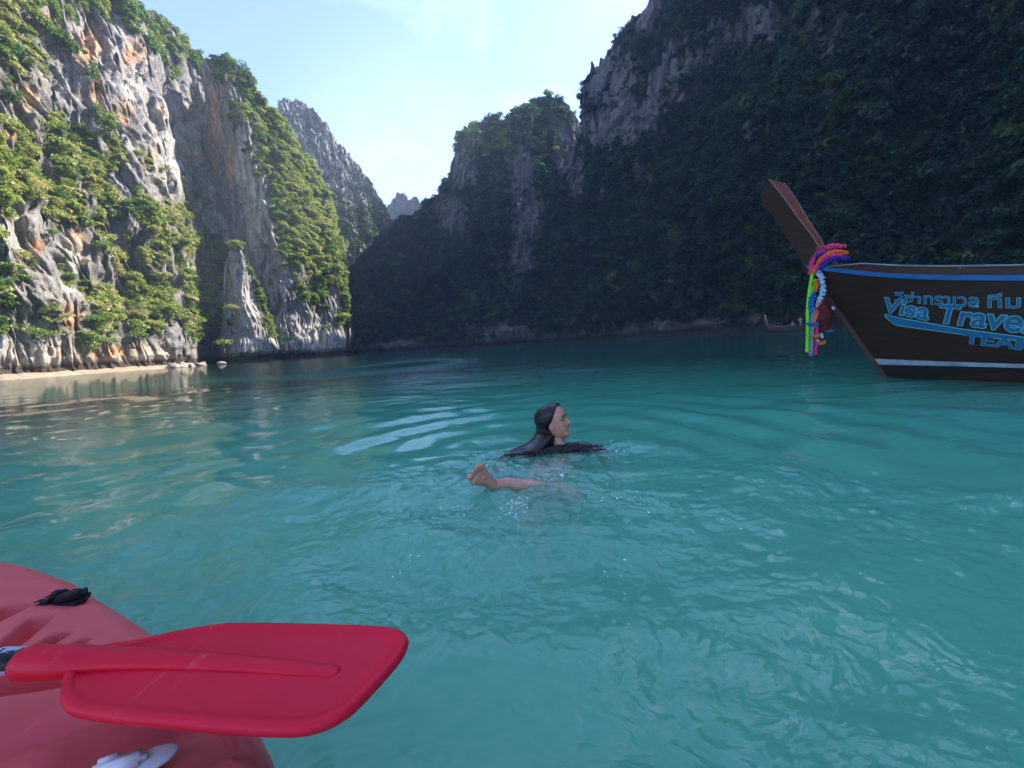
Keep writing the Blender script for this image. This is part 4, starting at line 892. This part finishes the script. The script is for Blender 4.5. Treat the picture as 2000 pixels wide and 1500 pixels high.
def ball_(c, r): V, Fs = sphere(c, r, 14, 10); return V, [tuple(map(int, f)) for f in Fs]
ank = np.array([-.055, 1.69, .018]); heel = ft(966, 950, 1.675); b1 = ft(926, 938, 1.62); b2 = ft(944, 919, 1.65); mid = (heel*.5+b1*.25+b2*.25)
parts += [caps(ank, heel, .026, .026), ball_(heel, .028), caps(heel, mid, .027, .025), caps(mid, b1, .024, .021), caps(mid, b2, .022, .017), caps(b1, b2, .021, .017), ball_(b1, .0215), ball_(b2, .018), ball_(mid, .026), ball_(mid*.4+(b1+b2)*.3, .024)]
for (x, y, r, q_) in [(915, 930, .0145, 0), (922, 919, .0105, .3), (929, 911, .0100, .52), (936, 906, .0092, .74), (943, 904, .0085, .97)]:
    tp = ft(x, y, 1.60); rt = b1*(1-q_)+b2*q_; tp = rt+(tp-rt)*.80; parts.append(caps(rt, tp*.7+rt*.3, r*.85, r*.72)); parts.append(ball_(tp, r))
for hx, sg in (((-.22, 2.12, -.23), -1), ((.58, 2.14, -.25), 1)):
    for k, a in enumerate((-.5, -.2, .05, .3)):
        h = np.array(hx); d = unit([sg*.7+a*.5, -.6+a*.6, -.3]); parts.append(tube([h, h+d*.05, h+d*.09+np.array([0, 0, -.01])], [.011, .009, .006], 8))
    parts.append(tube([h, h+unit([-sg*.3, -.8, -.1])*.055], [.012, .008], 8))
# ear
for e in range(1):
    ec = (-.012, -.068, .098); V, Fs = sphere((0, 0, 0), 1, 14, 10); V = [HL(ec[0]+v[0]*.014-v[2]*.004, ec[1]+v[1]*.006-.003*v[0], ec[2]+v[2]*.028) for v in V]; parts.append((V, [tuple(map(int, f)) for f in Fs]))
V, Fs = merge(parts); tmp = bpy.data.objects.new('tmp', mesh('tmp', V, Fs)); COL.objects.link(tmp)
md = tmp.modifiers.new('r', 'REMESH'); md.mode = 'VOXEL'; md.voxel_size = .0030; md.use_smooth_shade = True
sm = tmp.modifiers.new('s', 'SMOOTH'); sm.factor = .5; sm.iterations = 2
bpy.context.view_layer.update(); bm_ = bpy.data.meshes.new_from_object(tmp.evaluated_get(bpy.context.evaluated_depsgraph_get())); bpy.data.objects.remove(tmp)
bm_.polygons.foreach_set('use_smooth', np.ones(len(bm_.polygons), bool))
def skin_mat():
    m, n, b = mat('wet_skin'); f = noisetex(n, 9, 4)
    n.links.new(ramp(n, f, [(.3, (.52, .235, .15)), (.7, (.66, .35, .23))]), b.inputs['Base Color']); b.inputs['Roughness'].default_value = .33
    b.inputs['Subsurface Weight'].default_value = .12; b.inputs['Subsurface Radius'].default_value = (.012, .005, .003); b.inputs['Subsurface Scale'].default_value = 1; return m
bm_.materials.clear()
per = obj('person', bm_, skin_mat(), None, label='person with long wet dark hair swimming, face in profile, one foot out of the water', category='person')
HAIR, n_, b_2 = mat('wet_dark_hair'); f_ = noisetex(n_, 60, 4, .6, (1, 1, .12)); n_.links.new(ramp(n_, f_, [(.3, (.006, .004, .005)), (.7, (.022, .013, .013))]), b_2.inputs['Base Color']); b_2.inputs['Roughness'].default_value = .32; bump(n_, b_2, f_, .5, .002)
def hairf(x, y, z, zn, th):
    hl = np.interp(zn, [.1, .3, .42, .5, .6, .75, .85, .93, 1], [-.02, -.018, -.016, -.004, .018, .044, .056, .060, .05])
    k = max(0, min(1, (hl-x)/.014)); off = -.012+.027*k; r = math.hypot(x, y)+1e-6; g = 1+off/max(r, .02)
    return x*g*(1+.012*k*math.sin(y*420)), y*g*(1+.015*k*math.sin(x*330+z*60)), z+(.007*k if zn > .7 else 0)
hp = [head(f=hairf)]
fl_ = catmull([HL(-.030, 0, .150), HL(-.056, 0, .09), HL(-.078, 0, .04), (.142, 2.33, .014), (.07, 2.29, .0), (-.04, 2.24, -.010)], 22); rr_ = catmull([(.070, .060), (.075, .066), (.078, .064), (.085, .052), (.085, .022), (.05, .010)], 22)
V = []
for i, p in enumerate(fl_):
    T = unit(fl_[min(i+1, 21)]-fl_[max(i-1, 0)]); A_ = unit(np.cross(T, [0, 1, 0])); B_ = np.cross(T, A_)
    for j in range(20): a = 2*math.pi*j/20; w1 = 1+.035*math.sin(a*7+i*.3)+.03*math.sin(a*13+1); V.append(p+A_*rr_[i][1]*math.cos(a)*w1+B_*rr_[i][0]*math.sin(a)*w1)
hp.append((V, [tuple(map(int, f)) for f in gridfaces(22, 20, True)]+[tuple(range(19, -1, -1)), tuple(range(420, 440))]))
for i in range(260):
    left = random.random() < .62
    s0_ = np.array([random.uniform(.06, .40), random.uniform(2.17, 2.34), random.uniform(-.012, .012)]); ln = random.uniform(.08, .25); an = R(random.uniform(155, 235)) if left else R(random.uniform(-75, 15)); ln *= 1 if left else .75
    pts = [s0_]; 
    for k in range(5): an += random.gauss(0, .45); q = pts[-1]+np.array([math.cos(an), math.sin(an)*.6, 0])*ln/5; q[2] = s0_[2]+random.gauss(0, .004)-.0015*k; pts.append(q)
    hp.append(tube(catmull(pts, 12), np.linspace(.0048, .0014, 12), 5))
V, Fs = merge(hp); obj('hair', mesh('hair', V, Fs), HAIR, per, label='long wet dark hair spreading on the water')
# dark wet top over the shoulders
tv, tf = skin([(.165, 2.13, -.115), (.225, 2.27, -.088), (.25, 2.335, -.040), (.08, 2.33, -.044), (-.06, 2.28, -.034), (.39, 2.35, -.040), (.475, 2.31, -.026)], [(0, 1), (1, 2), (1, 3), (3, 4), (1, 5), (5, 6)], [(.085, .07), (.142, .094), (.072, .06), .058, .044, .058, .044], 2)
tv = tv+np.array([[.004*noise.noise(Vector(v*25)), .004*noise.noise(Vector(v*25+9)), .005*noise.noise(Vector(v*30+3))] for v in tv]); obj('swim_top', mesh('swim_top', tv, tf), simple('dark_wet_cloth', (.035, .022, .024), .35, .3, 40, .4, .003), per)
for zc, th_, nm, r_, dz_ in ((.60, .42, 'eyebrow', .0046, .012), (.508, .42, 'eyelashes', .0036, -.004)):
    for sg in (1, -1):
        pts = []
        for k in range(7):
            a = sg*(th_-.20+.42*k/6); zn = zc+(.018*math.sin(math.pi*k/6) if dz_ > 0 else -.012*math.sin(math.pi*k/6)); x, y, z = headpt(zn, a); pts.append(HL(x+.001, y*1.02, z))
        V, Fs = tube(pts, [r_*.5, r_, r_, r_, r_, r_*.8, r_*.4], 6); obj(nm, mesh(nm, V, Fs), HAIR, per)
pts = []
for k in range(9): a = -.36+.72*k/8; x, y, z = headpt(.272, a); pts.append(HL(x+.0005, y, z))
V, Fs = tube(pts, [.001, .0025, .004, .0048, .0045, .0048, .004, .0025, .001], 6, flat=1.); obj('lips', mesh('lips', V, Fs), simple('lip_skin', (.36, .10, .09), .4), per)
# ------------------------------------------------------------------ splashes and bubbles
def splash():
    m, n, b = mat('white_water'); b.inputs['Base Color'].default_value = (.72, .93, .95, 1); b.inputs['Roughness'].default_value = .3
    S = [(1003, 1000, .055, 60), (1003, 985, .04, 30), (925, 948, .05, 22), (985, 946, .05, 20), (1075, 945, .06, 36), (1180, 880, .12, 20), (1230, 940, .15, 24), (1190, 960, .12, 22), (1280, 990, .12, 16), (1000, 880, .12, 10), (1180, 865, .08, 12), (900, 1000, .15, 16), (830, 1060, .2, 14), (1240, 985, .1, 14), (1100, 900, .1, 10), (1430, 1020, .05, 5), (1190, 1130, .1, 6), (1200, 1200, .05, 4)]
    parts = []
    for px, py, r, n_ in S:
        c = at_z(px, py, .006)
        for _ in range(n_):
            q = c+np.array([random.gauss(0, r*.5), random.gauss(0, r*.5), 0]); rad = abs(random.gauss(0, .0014))+.0007; q[2] = random.uniform(.0, .006)+(random.random()**3*.045 if n_ >= 30 else 0); V, Fs = sphere(q, (rad*random.uniform(1, 2.), rad*random.uniform(1, 1.5), rad*.8), 7, 5); parts.append((V, [tuple(map(int, f)) for f in Fs]))
    V, Fs = merge(parts); return mesh('splash', V, Fs), m
ms_, mm_ = splash(); obj('splash_droplets', ms_, mm_, None, kind='stuff', label='white droplets and bubbles splashing round the swimmer', category='water splash')

# ------------------------------------------------------------------ haze
hz = bpy.data.meshes.new('haze'); V, Fs = box((0, 40, 88), (900, 860, 185)); hz = mesh('haze', V, Fs, False); hm = bpy.data.materials.new('haze'); hm.use_nodes = True; n = hm.node_tree; n.nodes.clear()
ho = n.nodes.new('ShaderNodeOutputMaterial'); pv = n.nodes.new('ShaderNodeVolumePrincipled'); pv.inputs['Density'].default_value = .0005; pv.inputs['Color'].default_value = (.62, .80, 1, 1); pv.inputs['Anisotropy'].default_value = .2
n.links.new(pv.outputs[0], ho.inputs['Volume']); obj('haze', hz, hm, None, kind='stuff', label='thin blue haze hanging in the bay', category='haze')
